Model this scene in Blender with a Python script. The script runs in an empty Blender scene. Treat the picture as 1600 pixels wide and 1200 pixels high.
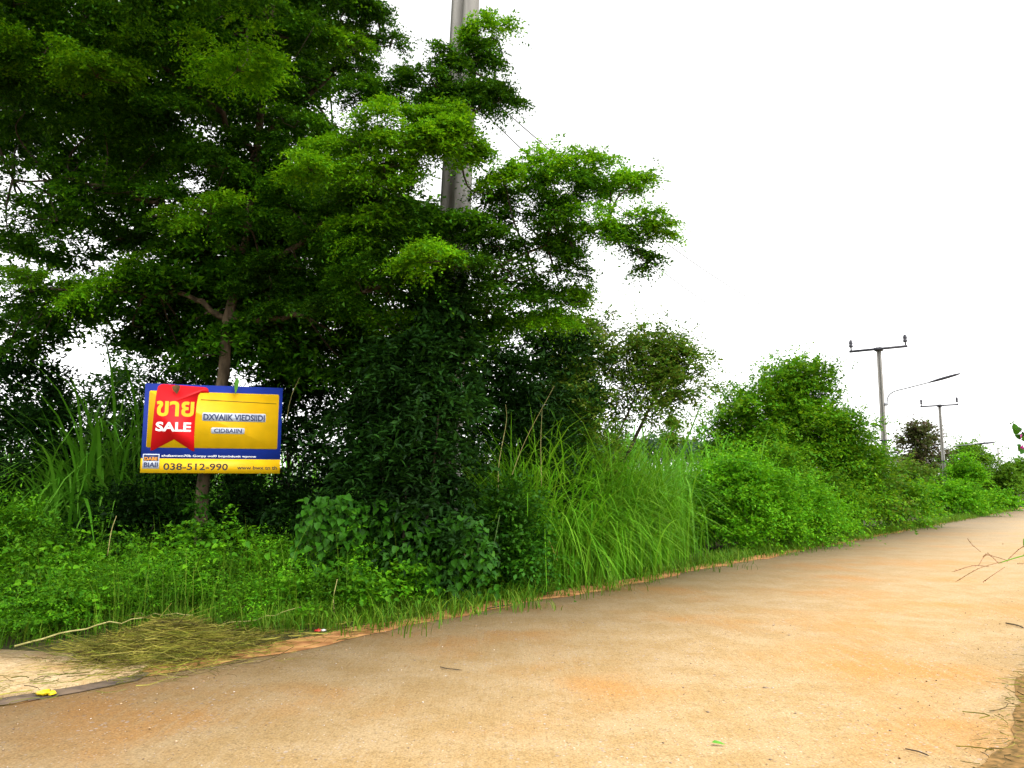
import bpy, math, random
import numpy as np
from mathutils import Vector, Matrix

# ------------------------------------------------------------------ camera, sky, sun, exposure
S = bpy.context.scene
COL = S.collection
F, CX, CY, HZ, CAMZ = 1250.0, 800.0, 600.0, 765.0, 1.6      # focal length in photo pixels, centre, horizon row, eye height
PITCH = math.atan((HZ - CY) / F)
cam = bpy.data.objects.new('camera', bpy.data.cameras.new('camera'))
COL.objects.link(cam)
cam.location = (0, 0, CAMZ)
cam.rotation_euler = (math.pi / 2 + PITCH, 0, 0)
cam.data.sensor_width = 36.0
cam.data.lens = F / 1600 * 36.0
cam.data.clip_start = 0.05
cam.data.clip_end = 3000
S.camera = cam

SUN_EL, SUN_AZ = math.radians(55), math.radians(146)          # azimuth clockwise from +Y (behind right)
world = bpy.data.worlds.new('World'); S.world = world; world.use_nodes = True
wn, wl = world.node_tree.nodes, world.node_tree.links
wn.clear()
w_out = wn.new('ShaderNodeOutputWorld'); w_bg = wn.new('ShaderNodeBackground')
w_sky = wn.new('ShaderNodeTexSky'); w_sky.sky_type = 'NISHITA'; w_sky.sun_disc = False
w_sky.sun_elevation = SUN_EL; w_sky.sun_rotation = SUN_AZ
w_sky.air_density = 1.0; w_sky.dust_density = 1.5; w_sky.ozone_density = 1.0
w_hsv = wn.new('ShaderNodeHueSaturation'); w_hsv.inputs['Saturation'].default_value = 0.0   # a white overcast
wl.new(w_sky.outputs[0], w_hsv.inputs['Color']); wl.new(w_hsv.outputs[0], w_bg.inputs[0])
w_bg.inputs[1].default_value = 0.15
wl.new(w_bg.outputs[0], w_out.inputs[0])

sun_d = bpy.data.lights.new('sun', 'SUN'); sun_d.energy = 1.0; sun_d.angle = math.radians(30); sun_d.color = (1.0, 0.96, 0.9)
sun = bpy.data.objects.new('sun', sun_d); COL.objects.link(sun)
sd = Vector((math.sin(SUN_AZ) * math.cos(SUN_EL), math.cos(SUN_AZ) * math.cos(SUN_EL), math.sin(SUN_EL)))
sun.rotation_euler = sd.to_track_quat('Z', 'Y').to_euler()

vs = S.view_settings
vs.view_transform = 'Standard'; vs.look = 'None'; vs.gamma = 1.0; vs.exposure = 1.6; vs.use_curve_mapping = False
S.cycles.max_bounces = 6; S.cycles.diffuse_bounces = 3; S.cycles.transmission_bounces = 4; S.cycles.glossy_bounces = 2

# ------------------------------------------------------------------ helpers
rng = np.random.default_rng(11)
random.seed(11)
cp, sp = math.cos(PITCH), math.sin(PITCH)

def W(px, py, d):
    """world point seen at photo pixel (px, py) at world depth y = d"""
    a, c = (px - CX) / F, (CY - py) / F
    y, z = cp - c * sp, sp + c * cp
    k = d / y
    return np.array([a * k, d, CAMZ + z * k])

def G(px, py):
    """ground point (z = 0) under photo pixel"""
    a, c = (px - CX) / F, (CY - py) / F
    y, z = cp - c * sp, sp + c * cp
    k = -CAMZ / z
    return np.array([a * k, y * k, 0.0])

RA = math.radians(37.0)
RD = np.array([math.sin(RA), math.cos(RA)])                   # along the road
RN = np.array([-math.cos(RA), math.sin(RA)])                  # to its left
def R(s, n, z=0.0):
    p = RD * s + RN * n
    return np.array([p[0], p[1], z])
def SN(p):
    return float(p[0] * RD[0] + p[1] * RD[1]), float(p[0] * RN[0] + p[1] * RN[1])
EDGE_L, EDGE_R = 7.0, 0.7

def unit(v):
    return v / (np.linalg.norm(v, axis=-1, keepdims=True) + 1e-9)

def mesh_np(name, verts, faces, smooth=False):
    """faces: one (n,k) array or a list of them"""
    if not isinstance(faces, (list, tuple)): faces = [faces]
    verts = np.ascontiguousarray(verts, dtype=np.float32)
    me = bpy.data.meshes.new(name)
    me.vertices.add(len(verts)); me.vertices.foreach_set('co', verts.ravel())
    idx = np.concatenate([f.ravel() for f in faces]).astype(np.int32)
    tot = np.concatenate([np.full(len(f), f.shape[1], np.int32) for f in faces])
    start = np.concatenate([[0], np.cumsum(tot)[:-1]]).astype(np.int32)
    me.loops.add(len(idx)); me.loops.foreach_set('vertex_index', idx)
    me.polygons.add(len(tot)); me.polygons.foreach_set('loop_start', start)
    if smooth: me.polygons.foreach_set('use_smooth', np.ones(len(tot), bool))
    me.update(calc_edges=True); me.validate()
    return me

class MB:
    """collects pieces of geometry for ONE mesh"""
    def __init__(self): self.v, self.f, self.n = [], {}, 0
    def add(self, v, *faces):
        v = np.asarray(v, float)
        for f in faces:
            f = np.asarray(f, int)
            self.f.setdefault(f.shape[1], []).append(f + self.n)
        self.v.append(v); self.n += len(v)
    def mesh(self, name, smooth=False):
        return mesh_np(name, np.concatenate(self.v), [np.concatenate(x) for x in self.f.values()], smooth)

def link(name, me, mat=None, parent=None, loc=None):
    o = bpy.data.objects.new(name, me); COL.objects.link(o)
    if mat is not None and me is not None: me.materials.append(mat)
    if parent is not None: o.parent = parent
    if loc is not None: o.location = loc
    return o

def tag(o, label=None, cat=None, group=None, kind=None):
    if label: o['label'] = label
    if cat: o['category'] = cat
    if group: o['group'] = group
    if kind: o['kind'] = kind
    return o

def thing(name, label, cat, loc=(0, 0, 0), group=None, rz=0.0):
    o = bpy.data.objects.new(name, None); COL.objects.link(o)
    o.location = tuple(loc); o.rotation_euler = (0, 0, rz); o.empty_display_size = 0.1
    return tag(o, label, cat, group)

def box(mb, c, s, M=None):
    x, y, z = np.array(s) / 2
    v = np.array([[-x, -y, -z], [x, -y, -z], [x, y, -z], [-x, y, -z], [-x, -y, z], [x, -y, z], [x, y, z], [-x, y, z]])
    if M is not None: v = v @ np.asarray(M).T
    mb.add(v + np.array(c), [[0, 3, 2, 1], [4, 5, 6, 7], [0, 1, 5, 4], [1, 2, 6, 5], [2, 3, 7, 6], [3, 0, 4, 7]])

def tube(mb, pts, rad, n=8, cap=True, wob=0.0):
    pts = np.asarray(pts, float); k = len(pts)
    rad = np.broadcast_to(np.asarray(rad, float), (k,)) if np.ndim(rad) == 0 else np.asarray(rad, float)
    T = np.gradient(pts, axis=0); T = unit(T)
    ref = np.array([0.31, 0.87, 0.2]) if abs(T[0] @ np.array([0, 0, 1.])) > 0.8 else np.array([0, 0, 1.])
    A = unit(np.cross(T, ref)); B = np.cross(T, A)
    th = np.linspace(0, 2 * np.pi, n, endpoint=False)
    rr = rad[:, None] * (1 + wob * rng.normal(size=(k, n)))
    v = pts[:, None] + rr[..., None] * (np.cos(th)[None, :, None] * A[:, None] + np.sin(th)[None, :, None] * B[:, None])
    i = np.arange(k - 1)[:, None] * n; j = np.arange(n)[None]; j2 = (j + 1) % n
    f = np.stack([i + j, i + j2, i + n + j2, i + n + j], -1).reshape(-1, 4)
    v = v.reshape(-1, 3)
    if cap:
        v = np.concatenate([v, pts[:1], pts[-1:]]); a, b = k * n, k * n + 1
        t = [[a, (q + 1) % n, q] for q in range(n)] + [[b, (k - 1) * n + q, (k - 1) * n + (q + 1) % n] for q in range(n)]
        mb.add(v, f, t)
    else: mb.add(v, f)

def spline(pts, m=6):
    pts = np.asarray(pts, float)
    P = np.concatenate([pts[:1] * 2 - pts[1:2], pts, pts[-1:] * 2 - pts[-2:-1]])
    out = []
    for i in range(1, len(P) - 2):
        for t in np.linspace(0, 1, m, endpoint=False):
            out.append(0.5 * ((2 * P[i]) + (P[i + 1] - P[i - 1]) * t + (2 * P[i - 1] - 5 * P[i] + 4 * P[i + 1] - P[i + 2]) * t * t
                              + (3 * P[i] - P[i - 1] - 3 * P[i + 1] + P[i + 2]) * t ** 3))
    out.append(P[-2]); return np.array(out)

# ---- leaves, sprays, blades
def leaf_geo(P, D, N, L, Wd, kind='q'):
    D = unit(D); Sd = unit(np.cross(D, N)); N = np.cross(Sd, D)
    L = np.broadcast_to(L, (len(P),))[:, None]; Wd = np.broadcast_to(Wd, (len(P),))[:, None]
    n = len(P)
    if kind == 't':                                                 # small leaflet, a few pixels long
        V = np.stack([P, P + D * L * .62 + Sd * Wd * .52, P + D * L - Sd * Wd * .34 - N * L * .1], 1)
        return V.reshape(-1, 3), np.arange(n)[:, None] * 3 + np.array([[0, 1, 2]])
    if kind == 'q':
        m = P + D * L * .5
        V = np.stack([P, m + Sd * Wd * .5 + N * Wd * .15, P + D * L - N * L * .12, m - Sd * Wd * .5 + N * Wd * .15], 1)
        f = np.arange(n)[:, None] * 4 + np.array([[0, 1, 2, 3]])
        return V.reshape(-1, 3), f
    a, b = P + D * L * .22, P + D * L * .62
    up = N * Wd * .16
    V = np.stack([P, a + Sd * Wd * .48 + up, b + Sd * Wd * .36 + up * .6 - N * L * .05, P + D * L - N * L * .18,
                  b - Sd * Wd * .36 + up * .6 - N * L * .05, a - Sd * Wd * .48 + up], 1)
    f = (np.arange(n)[:, None, None] * 6 + np.array([[[0, 1, 2, 3], [0, 3, 4, 5]]])).reshape(-1, 4)
    return V.reshape(-1, 3), f

def sprays(mb, P, U, Ls, k, L, Wd, kind='q', droop=.35, jit=.35, stem=0.0):
    """pinnate twigs: start P, direction U, length Ls, k leaves each of length L"""
    n = len(P); U = unit(U)
    if n == 0: return
    Ls = np.broadcast_to(Ls, (n,))
    t = (np.arange(k) + .6) / k
    side = np.where(np.arange(k) % 2 == 0, 1., -1.); side[-1] = 0
    pos = P[:, None] + U[:, None] * (Ls[:, None] * t)[..., None]
    pos[..., 2] -= droop * Ls[:, None] * t ** 2
    up = np.array([0, 0, 1.])
    Sd = unit(np.cross(U, up + rng.normal(0, .25, (n, 3))))
    D = U[:, None] * .6 + Sd[:, None] * side[None, :, None] * .85 + rng.normal(0, jit, (n, k, 3))
    D[..., 2] -= .18
    N = up + rng.normal(0, jit * 1.2, (n, k, 3))
    sz = rng.uniform(.65, 1.2, (n, k)) * np.broadcast_to(rng.uniform(.8, 1.15, (n, 1)), (n, k))
    v, f = leaf_geo(pos.reshape(-1, 3), D.reshape(-1, 3), N.reshape(-1, 3), (L * sz).ravel(), (Wd * sz).ravel(), kind)
    mb.add(v, f)

def pad(mb, C, Rr, n, k=10, Ls=.3, L=.05, Wd=.028, kind='q', up=.85, sub=6, droop=.35, flat=.25):
    """one leafy pad of a crown: twigs gathered in smaller tufts on the upper shell of an ellipsoid"""
    C, Rr = np.asarray(C, float), np.asarray(Rr, float)
    sdir = unit(rng.normal(size=(sub, 3))); fl = rng.random(sub) < up
    sdir[fl, 2] = np.abs(sdir[fl, 2])
    sc = C + sdir * Rr * rng.uniform(.3, 1.0, (sub, 1))
    sr = rng.uniform(.24, .56, (sub, 1))
    tilt = rng.normal(0, .22, 2)
    which = rng.integers(0, sub, n)
    d = unit(rng.normal(size=(n, 3))); fl = rng.random(n) < up * .8
    d[fl, 2] = np.abs(d[fl, 2])
    p = sc[which] + d * Rr * sr[which] * rng.uniform(.3, 1, (n, 1))
    p[:, 2] += ((p[:, :2] - C[:2]) * tilt).sum(1)
    U = unit((p - C) / Rr) * np.array([1, 1, flat]) + rng.normal(0, .4, (n, 3)) * np.array([1, 1, max(.4, flat)])
    U[:, 2] += .12
    sprays(mb, p, U, Ls * rng.uniform(.6, 1.3, n), k, L, Wd, kind, droop)

def blades(mb, P, az, H, reach, wid, seg=5, droop=.5, twist=.3):
    """arching grass blades: base P, azimuth az, height H, sideways reach"""
    n = len(P); H = np.broadcast_to(H, (n,)); reach = np.broadcast_to(reach, (n,)); wid = np.broadcast_to(wid, (n,))
    t = np.linspace(0, 1, seg + 1)
    o = np.stack([np.cos(az), np.sin(az), 0 * az], -1)
    h = (t[None] * (1 + droop) - droop * t[None] ** 2.4 * (1 + rng.uniform(-.3, .6, (n, 1)))) * H[:, None]
    r = t[None] ** 1.8 * reach[:, None]
    c = P[:, None] + o[:, None] * r[..., None]; c[..., 2] += h
    sd = np.stack([-np.sin(az + rng.normal(0, twist, n)), np.cos(az), 0 * az], -1)
    ww = wid[:, None] * np.array([.7 if i == 0 else 1.0 - .85 * (i / seg) ** 2.2 for i in range(seg + 1)])[None] * .5
    V = np.stack([c + sd[:, None] * ww[..., None], c - sd[:, None] * ww[..., None]], 2).reshape(n, -1, 3)
    q = np.array([[2 * i, 2 * i + 1, 2 * i + 3, 2 * i + 2] for i in range(seg)])
    f = (np.arange(n)[:, None, None] * (2 * seg + 2) + q[None]).reshape(-1, 4)
    mb.add(V.reshape(-1, 3), f)

# ------------------------------------------------------------------ materials
def new_mat(name):
    m = bpy.data.materials.new(name); m.use_nodes = True
    nt = m.node_tree; nt.nodes.clear()
    return m, nt.nodes, nt.links

def leaf_mat(name, cols, rough=.6, trans=.38, spec=.12, vary=.35, nscale=.9):
    m, N, Lk = new_mat(name)
    geo = N.new('ShaderNodeNewGeometry'); ramp = N.new('ShaderNodeValToRGB')
    el = ramp.color_ramp.elements
    while len(el) < len(cols): el.new(.5)
    for i, c in enumerate(cols):
        el[i].position = i / (len(cols) - 1); el[i].color = (*c, 1)
    Lk.new(geo.outputs['Random Per Island'], ramp.inputs[0])
    tc = N.new('ShaderNodeTexCoord'); nz = N.new('ShaderNodeTexNoise'); nz.inputs['Scale'].default_value = nscale; nz.inputs['Detail'].default_value = 2
    Lk.new(tc.outputs['Object'], nz.inputs['Vector'])
    mr = N.new('ShaderNodeMapRange'); mr.inputs['From Min'].default_value = .3; mr.inputs['From Max'].default_value = .7
    mr.inputs['To Min'].default_value = 1 - vary; mr.inputs['To Max'].default_value = 1 + vary
    Lk.new(nz.outputs['Fac'], mr.inputs['Value'])
    hs = N.new('ShaderNodeHueSaturation'); Lk.new(ramp.outputs[0], hs.inputs['Color']); Lk.new(mr.outputs[0], hs.inputs['Value'])
    pr = N.new('ShaderNodeBsdfPrincipled'); pr.inputs['Roughness'].default_value = rough
    pr.inputs['Specular IOR Level'].default_value = spec
    Lk.new(hs.outputs[0], pr.inputs['Base Color'])
    tr = N.new('ShaderNodeBsdfTranslucent')
    h2 = N.new('ShaderNodeHueSaturation'); h2.inputs['Value'].default_value = 1.25; h2.inputs['Hue'].default_value = .485
    Lk.new(hs.outputs[0], h2.inputs['Color']); Lk.new(h2.outputs[0], tr.inputs['Color'])
    mx = N.new('ShaderNodeMixShader'); mx.inputs[0].default_value = trans
    Lk.new(pr.outputs[0], mx.inputs[1]); Lk.new(tr.outputs[0], mx.inputs[2])
    out = N.new('ShaderNodeOutputMaterial'); Lk.new(mx.outputs[0], out.inputs[0])
    return m

def surf_mat(name, c1, c2, scale=6., rough=.85, bump=.3, detail=6, spec=.3, stretch=(1, 1, 1), dist=.02):
    m, N, Lk = new_mat(name)
    tc = N.new('ShaderNodeTexCoord'); mp = N.new('ShaderNodeMapping'); mp.inputs['Scale'].default_value = stretch
    nz = N.new('ShaderNodeTexNoise'); nz.inputs['Scale'].default_value = scale; nz.inputs['Detail'].default_value = detail
    Lk.new(tc.outputs['Object'], mp.inputs[0]); Lk.new(mp.outputs[0], nz.inputs['Vector'])
    rp = N.new('ShaderNodeValToRGB'); rp.color_ramp.elements[0].position = .35; rp.color_ramp.elements[1].position = .65
    rp.color_ramp.elements[0].color = (*c1, 1); rp.color_ramp.elements[1].color = (*c2, 1)
    Lk.new(nz.outputs['Fac'], rp.inputs[0])
    pr = N.new('ShaderNodeBsdfPrincipled'); pr.inputs['Roughness'].default_value = rough; pr.inputs['Specular IOR Level'].default_value = spec
    Lk.new(rp.outputs[0], pr.inputs['Base Color'])
    if bump:
        b = N.new('ShaderNodeBump'); b.inputs['Strength'].default_value = bump; b.inputs['Distance'].default_value = dist
        Lk.new(nz.outputs['Fac'], b.inputs['Height']); Lk.new(b.outputs[0], pr.inputs['Normal'])
    out = N.new('ShaderNodeOutputMaterial'); Lk.new(pr.outputs[0], out.inputs[0])
    return m

def mixc(N, Lk, fac, a, b):
    mx = N.new('ShaderNodeMix'); mx.data_type = 'RGBA'
    if hasattr(fac, 'links'): Lk.new(fac, mx.inputs[0])
    else: mx.inputs[0].default_value = fac
    for s, i in ((a, 6), (b, 7)):
        if hasattr(s, 'links'): Lk.new(s, mx.inputs[i])
        else: mx.inputs[i].default_value = (*s, 1)
    return mx.outputs[2]

def ramp_fac(N, Lk, src, lo, hi, inv=False):
    mr = N.new('ShaderNodeMapRange'); mr.interpolation_type = 'SMOOTHSTEP'
    mr.inputs['From Min'].default_value = lo; mr.inputs['From Max'].default_value = hi
    mr.inputs['To Min'].default_value = 1.0 if inv else 0.0; mr.inputs['To Max'].default_value = 0.0 if inv else 1.0
    Lk.new(src, mr.inputs['Value']); return mr.outputs[0]

def road_mat(name, base, pale, dust, grit=1.0, dusty=.5):
    m, N, Lk = new_mat(name)
    tc = N.new('ShaderNodeTexCoord')
    def noise(scale, detail=4, rot=0.0, st=(1, 1, 1), rough=.55):
        mp = N.new('ShaderNodeMapping'); mp.inputs['Rotation'].default_value = (0, 0, rot); mp.inputs['Scale'].default_value = st
        mp.vector_type = 'TEXTURE' if False else 'POINT'
        Lk.new(tc.outputs['Object'], mp.inputs[0])
        nz = N.new('ShaderNodeTexNoise'); nz.inputs['Scale'].default_value = scale; nz.inputs['Detail'].default_value = detail
        nz.inputs['Roughness'].default_value = rough
        Lk.new(mp.outputs[0], nz.inputs['Vector']); return nz.outputs['Fac']
    big = noise(.42, 5); mid = noise(1.7, 6, .3, (1, 1, 1), .65); fine = noise(60, 4, 0, (1, 1, 1), .7)
    streak = noise(2.2, 6, math.radians(-25), (4.5, .3, 1), .65)          # wheel marks fanning across the slab
    fstreak = noise(9, 5, math.radians(-18), (6, .45, 1), .7)
    c = mixc(N, Lk, ramp_fac(N, Lk, mid, .38, .64), base, pale)
    c = mixc(N, Lk, ramp_fac(N, Lk, big, .62 - dusty * .3, .72 - dusty * .1), c, dust)
    k = N.new('ShaderNodeMath'); k.operation = 'MULTIPLY'; k.inputs[1].default_value = .55
    Lk.new(ramp_fac(N, Lk, streak, .5, .66), k.inputs[0])
    c = mixc(N, Lk, k.outputs[0], c, pale)
    k2 = N.new('ShaderNodeMath'); k2.operation = 'MULTIPLY'; k2.inputs[1].default_value = .55
    Lk.new(ramp_fac(N, Lk, fstreak, .52, .72), k2.inputs[0])
    c = mixc(N, Lk, k2.outputs[0], c, tuple(x * .66 for x in dust))
    sx_ = N.new('ShaderNodeSeparateXYZ'); Lk.new(tc.outputs['Object'], sx_.inputs[0])       # red dust tracked out of the side lane thins along the road
    k5 = N.new('ShaderNodeMath'); k5.operation = 'MULTIPLY'; k5.inputs[1].default_value = .8
    Lk.new(ramp_fac(N, Lk, sx_.outputs[1], 7, 42), k5.inputs[0])
    c = mixc(N, Lk, k5.outputs[0], c, mixc(N, Lk, ramp_fac(N, Lk, big, .35, .65), (.30, .235, .155), (.36, .27, .16)))
    grain = noise(17, 8, .7, (1, 1, 1), .75)
    k3 = N.new('ShaderNodeMath'); k3.operation = 'MULTIPLY'; k3.inputs[1].default_value = .5
    Lk.new(ramp_fac(N, Lk, grain, .5, .62), k3.inputs[0]); c = mixc(N, Lk, k3.outputs[0], c, tuple(x * .62 for x in base))
    k4 = N.new('ShaderNodeMath'); k4.operation = 'MULTIPLY'; k4.inputs[1].default_value = .4
    Lk.new(ramp_fac(N, Lk, grain, .38, .48, True), k4.inputs[0]); c = mixc(N, Lk, k4.outputs[0], c, pale)
    # exposed aggregate
    vo = N.new('ShaderNodeTexVoronoi'); vo.inputs['Scale'].default_value = 38; vo.inputs['Randomness'].default_value = 1
    Lk.new(tc.outputs['Object'], vo.inputs['Vector'])
    peb = ramp_fac(N, Lk, vo.outputs['Distance'], .16, .28, True)
    gate = N.new('ShaderNodeMath'); gate.operation = 'MULTIPLY'; Lk.new(peb, gate.inputs[0])
    sel = N.new('ShaderNodeSeparateColor'); Lk.new(vo.outputs['Color'], sel.inputs[0])
    Lk.new(ramp_fac(N, Lk, sel.outputs[0], .6 , .68), gate.inputs[1])
    g2 = N.new('ShaderNodeMath'); g2.operation = 'MULTIPLY'; Lk.new(gate.outputs[0], g2.inputs[0]); g2.inputs[1].default_value = .75 * grit
    stone = mixc(N, Lk, sel.outputs[1], (.2, .16, .14), (.62, .55, .5))
    g3 = N.new('ShaderNodeMath'); g3.operation = 'MULTIPLY'; Lk.new(g2.outputs[0], g3.inputs[0]); Lk.new(ramp_fac(N, Lk, mid, .35, .6), g3.inputs[1])
    c = mixc(N, Lk, g3.outputs[0], c, stone)
    v2 = N.new('ShaderNodeTexVoronoi'); v2.inputs['Scale'].default_value = 21; Lk.new(tc.outputs['Object'], v2.inputs['Vector'])
    s2 = N.new('ShaderNodeSeparateColor'); Lk.new(v2.outputs['Color'], s2.inputs[0])
    h1 = N.new('ShaderNodeMath'); h1.operation = 'MULTIPLY'; Lk.new(ramp_fac(N, Lk, v2.outputs['Distance'], .2, .36, True), h1.inputs[0]); Lk.new(ramp_fac(N, Lk, s2.outputs[0], .7, .78), h1.inputs[1])
    h2 = N.new('ShaderNodeMath'); h2.operation = 'MULTIPLY'; Lk.new(h1.outputs[0], h2.inputs[0]); Lk.new(ramp_fac(N, Lk, noise(.8, 5, .5, (1, 1, 1), .6), .46, .58), h2.inputs[1])
    h3 = N.new('ShaderNodeMath'); h3.operation = 'MULTIPLY'; Lk.new(h2.outputs[0], h3.inputs[0]); h3.inputs[1].default_value = .6 * grit
    c = mixc(N, Lk, h3.outputs[0], c, mixc(N, Lk, s2.outputs[1], (.2, .16, .14), (.46, .40, .38)))
    hs = N.new('ShaderNodeHueSaturation'); Lk.new(c, hs.inputs['Color'])
    mr = N.new('ShaderNodeMapRange'); mr.inputs['From Min'].default_value = .3; mr.inputs['From Max'].default_value = .7
    mr.inputs['To Min'].default_value = .6; mr.inputs['To Max'].default_value = 1.4; Lk.new(fine, mr.inputs['Value']); Lk.new(mr.outputs[0], hs.inputs['Value'])
    pr = N.new('ShaderNodeBsdfPrincipled'); pr.inputs['Roughness'].default_value = .9; pr.inputs['Specular IOR Level'].default_value = .2
    Lk.new(hs.outputs[0], pr.inputs['Base Color'])
    ad = N.new('ShaderNodeMath'); ad.operation = 'ADD'; Lk.new(fine, ad.inputs[0]); Lk.new(g3.outputs[0], ad.inputs[1])
    ad2 = N.new('ShaderNodeMath'); ad2.operation = 'ADD'; Lk.new(ad.outputs[0], ad2.inputs[0]); Lk.new(fstreak, ad2.inputs[1])
    b = N.new('ShaderNodeBump'); b.inputs['Strength'].default_value = .5; b.inputs['Distance'].default_value = .008
    Lk.new(ad2.outputs[0], b.inputs['Height']); Lk.new(b.outputs[0], pr.inputs['Normal'])
    out = N.new('ShaderNodeOutputMaterial'); Lk.new(pr.outputs[0], out.inputs[0])
    return m

def flat_mat(name, c, rough=.5, spec=.4, dirt=.12):
    """paint or print with a little grime"""
    return surf_mat(name, tuple(x * (1 - dirt) for x in c), c, 5, rough, 0, 5, spec)

M_tree = leaf_mat('tree_leaves', [(.013, .062, .002), (.030, .118, .002), (.075, .20, .003)], vary=.6, trans=.33)
M_treelit = leaf_mat('lit_tone_tree_leaves', [(.045, .16, .002), (.095, .29, .003), (.18, .38, .005)], vary=.35)  # lighter copy of the tree leaf colour, painting light onto chosen pads
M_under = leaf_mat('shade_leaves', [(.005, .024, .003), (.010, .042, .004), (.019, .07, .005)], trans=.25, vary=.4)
M_vine = leaf_mat('vine_leaves', [(.014, .075, .004), (.026, .115, .005), (.05, .16, .006)], trans=.3, rough=.5)
M_olive = leaf_mat('olive_leaves', [(.04, .115, .006), (.07, .17, .009), (.14, .17, .02)], vary=.35)
M_mound = leaf_mat('creeper_leaves', [(.030, .13, .003), (.066, .215, .004), (.15, .28, .006)], vary=.45, nscale=.7)
M_light = leaf_mat('fresh_bush_leaves', [(.036, .16, .003), (.065, .25, .003), (.10, .33, .004), (.16, .36, .012)], vary=.25)
M_far = leaf_mat('far_leaves', [(.045, .14, .005), (.08, .2, .008), (.12, .24, .012)], vary=.4, nscale=.35)
M_purple = leaf_mat('dusky_leaves', [(.05, .075, .018), (.08, .11, .022), (.12, .075, .06)], vary=.3)
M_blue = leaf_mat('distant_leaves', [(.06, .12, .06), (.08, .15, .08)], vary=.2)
M_grass = leaf_mat('tall_grass', [(.05, .19, .004), (.095, .29, .006), (.17, .36, .02)], trans=.3, vary=.3)
M_cane = leaf_mat('cane_leaves', [(.06, .22, .01), (.09, .28, .014), (.13, .32, .03)], trans=.35, vary=.2)
M_verge = leaf_mat('verge_grass', [(.04, .125, .004), (.065, .17, .006), (.12, .19, .012)], trans=.3, vary=.35, nscale=2.)
M_weed = leaf_mat('weed_leaves', [(.026, .115, .003), (.052, .185, .003), (.11, .28, .006)], trans=.3, vary=.5, nscale=1.6)
M_straw = leaf_mat('cut_straw', [(.035, .025, .008), (.08, .06, .013), (.11, .14, .012), (.19, .17, .022), (.27, .24, .05)], trans=.1, vary=.5, nscale=5)
M_stalk = surf_mat('dry_stalk', (.22, .2, .06), (.36, .32, .12), 12, .8, .1)
M_bark = surf_mat('bark', (.035, .026, .016), (.12, .09, .055), 9, .95, .9, 8, .1, (1, 1, .3), .03)
M_twig = surf_mat('twig_bark', (.03, .024, .016), (.08, .06, .04), 14, .95, .3)
M_conc = surf_mat('pole_concrete', (.19, .182, .168), (.29, .28, .26), 3.5, .85, .25, 8, .3, (1, 1, .25), .01)
M_steel = surf_mat('galvanised_steel', (.17, .18, .2), (.26, .27, .29), 9, .5, .05)
M_dark = surf_mat('dark_metal', (.025, .025, .035), (.05, .05, .06), 9, .5, .05)
M_wire = surf_mat('wire', (.08, .08, .085), (.12, .12, .125), 4, .5, 0)
M_soil = surf_mat('soil', (.022, .026, .010), (.06, .055, .02), 1.6, .95, .6, 9, .1, (1, 1, 1), .04)
M_later = surf_mat('laterite_dirt', (.2, .085, .03), (.38, .2, .075), 5, .95, .6, 9, .1, (1, 1, 1), .02)
M_verges = surf_mat('dry_verge_soil', (.10, .065, .022), (.3, .17, .06), 16, .95, .35, 9, .1, (1, 1, 1), .012)
M_road = road_mat('dusty_concrete', (.32, .21, .088), (.37, .262, .135), (.375, .19, .055), 1.0, .5)
M_apron = road_mat('pale_concrete', (.36, .25, .12), (.42, .32, .19), (.34, .19, .06), .3, .3)
M_stone = leaf_mat('pebble_stone', [(.12, .09, .07), (.3, .22, .15), (.42, .27, .13), (.55, .5, .45)], trans=0, vary=.1)
M_blueP = flat_mat('print_blue', (.01, .035, .32)); M_yelP = flat_mat('print_yellow', (.88, .52, .004)); M_redP = flat_mat('print_red', (.80, .006, .012))
M_whiP = flat_mat('print_white', (.8, .8, .8)); M_blaP = flat_mat('print_black', (.012, .012, .014)); M_navP = flat_mat('print_navy', (.02, .03, .1))
M_patP = flat_mat('print_pale_blue', (.6, .66, .8)); M_oraP = flat_mat('print_orange', (.8, .3, .02)); M_olvP = flat_mat('print_olive', (.25, .17, .01))
M_back = surf_mat('sign_back', (.3, .3, .3), (.4, .4, .4), 4, .6, 0)
M_yplas = surf_mat('yellow_plastic', (.75, .5, .01), (.85, .62, .02), 20, .4, .1)
M_rplas = surf_mat('red_plastic', (.4, .02, .02), (.55, .05, .04), 20, .4, .1)
M_wplas = surf_mat('white_plastic', (.7, .68, .65), (.8, .8, .78), 20, .4, .1)
M_gleaf = surf_mat('green_leaf', (.05, .2, .01), (.1, .3, .02), 20, .5, .1)
M_vstem = surf_mat('green_stem', (.02, .06, .008), (.05, .09, .015), 12, .8, .1)
M_dleaf = surf_mat('dead_leaf', (.06, .03, .012), (.16, .08, .03), 12, .9, .2)
M_magenta = leaf_mat('magenta_bracts', [(.42, .02, .2), (.55, .05, .3), (.6, .12, .35)], trans=.4, vary=.1)
M_seed = leaf_mat('seed_head', [(.20, .07, .04), (.3, .14, .07), (.22, .2, .05)], trans=.2, vary=.1)
M_roofw = surf_mat('pale_roof', (.55, .58, .6), (.66, .68, .7), 2, .6, 0)
M_wallw = surf_mat('pale_wall', (.5, .48, .44), (.6, .58, .54), 2, .8, 0)
M_hay = surf_mat('joint_dirt', (.06, .045, .035), (.16, .11, .07), 7, .95, .4)

# ------------------------------------------------------------------ the setting
def sheet(name, outline, z, mat, kind='structure'):
    v = np.array([[p[0], p[1], z] for p in outline])
    return tag(link(name, mesh_np(name, v, np.arange(len(v))[None]), mat), kind=kind)

b = 1500.0
ground = sheet('ground', [(-b, -b), (b, -b), (b, b), (-b, b)], -.06, M_soil)

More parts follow.
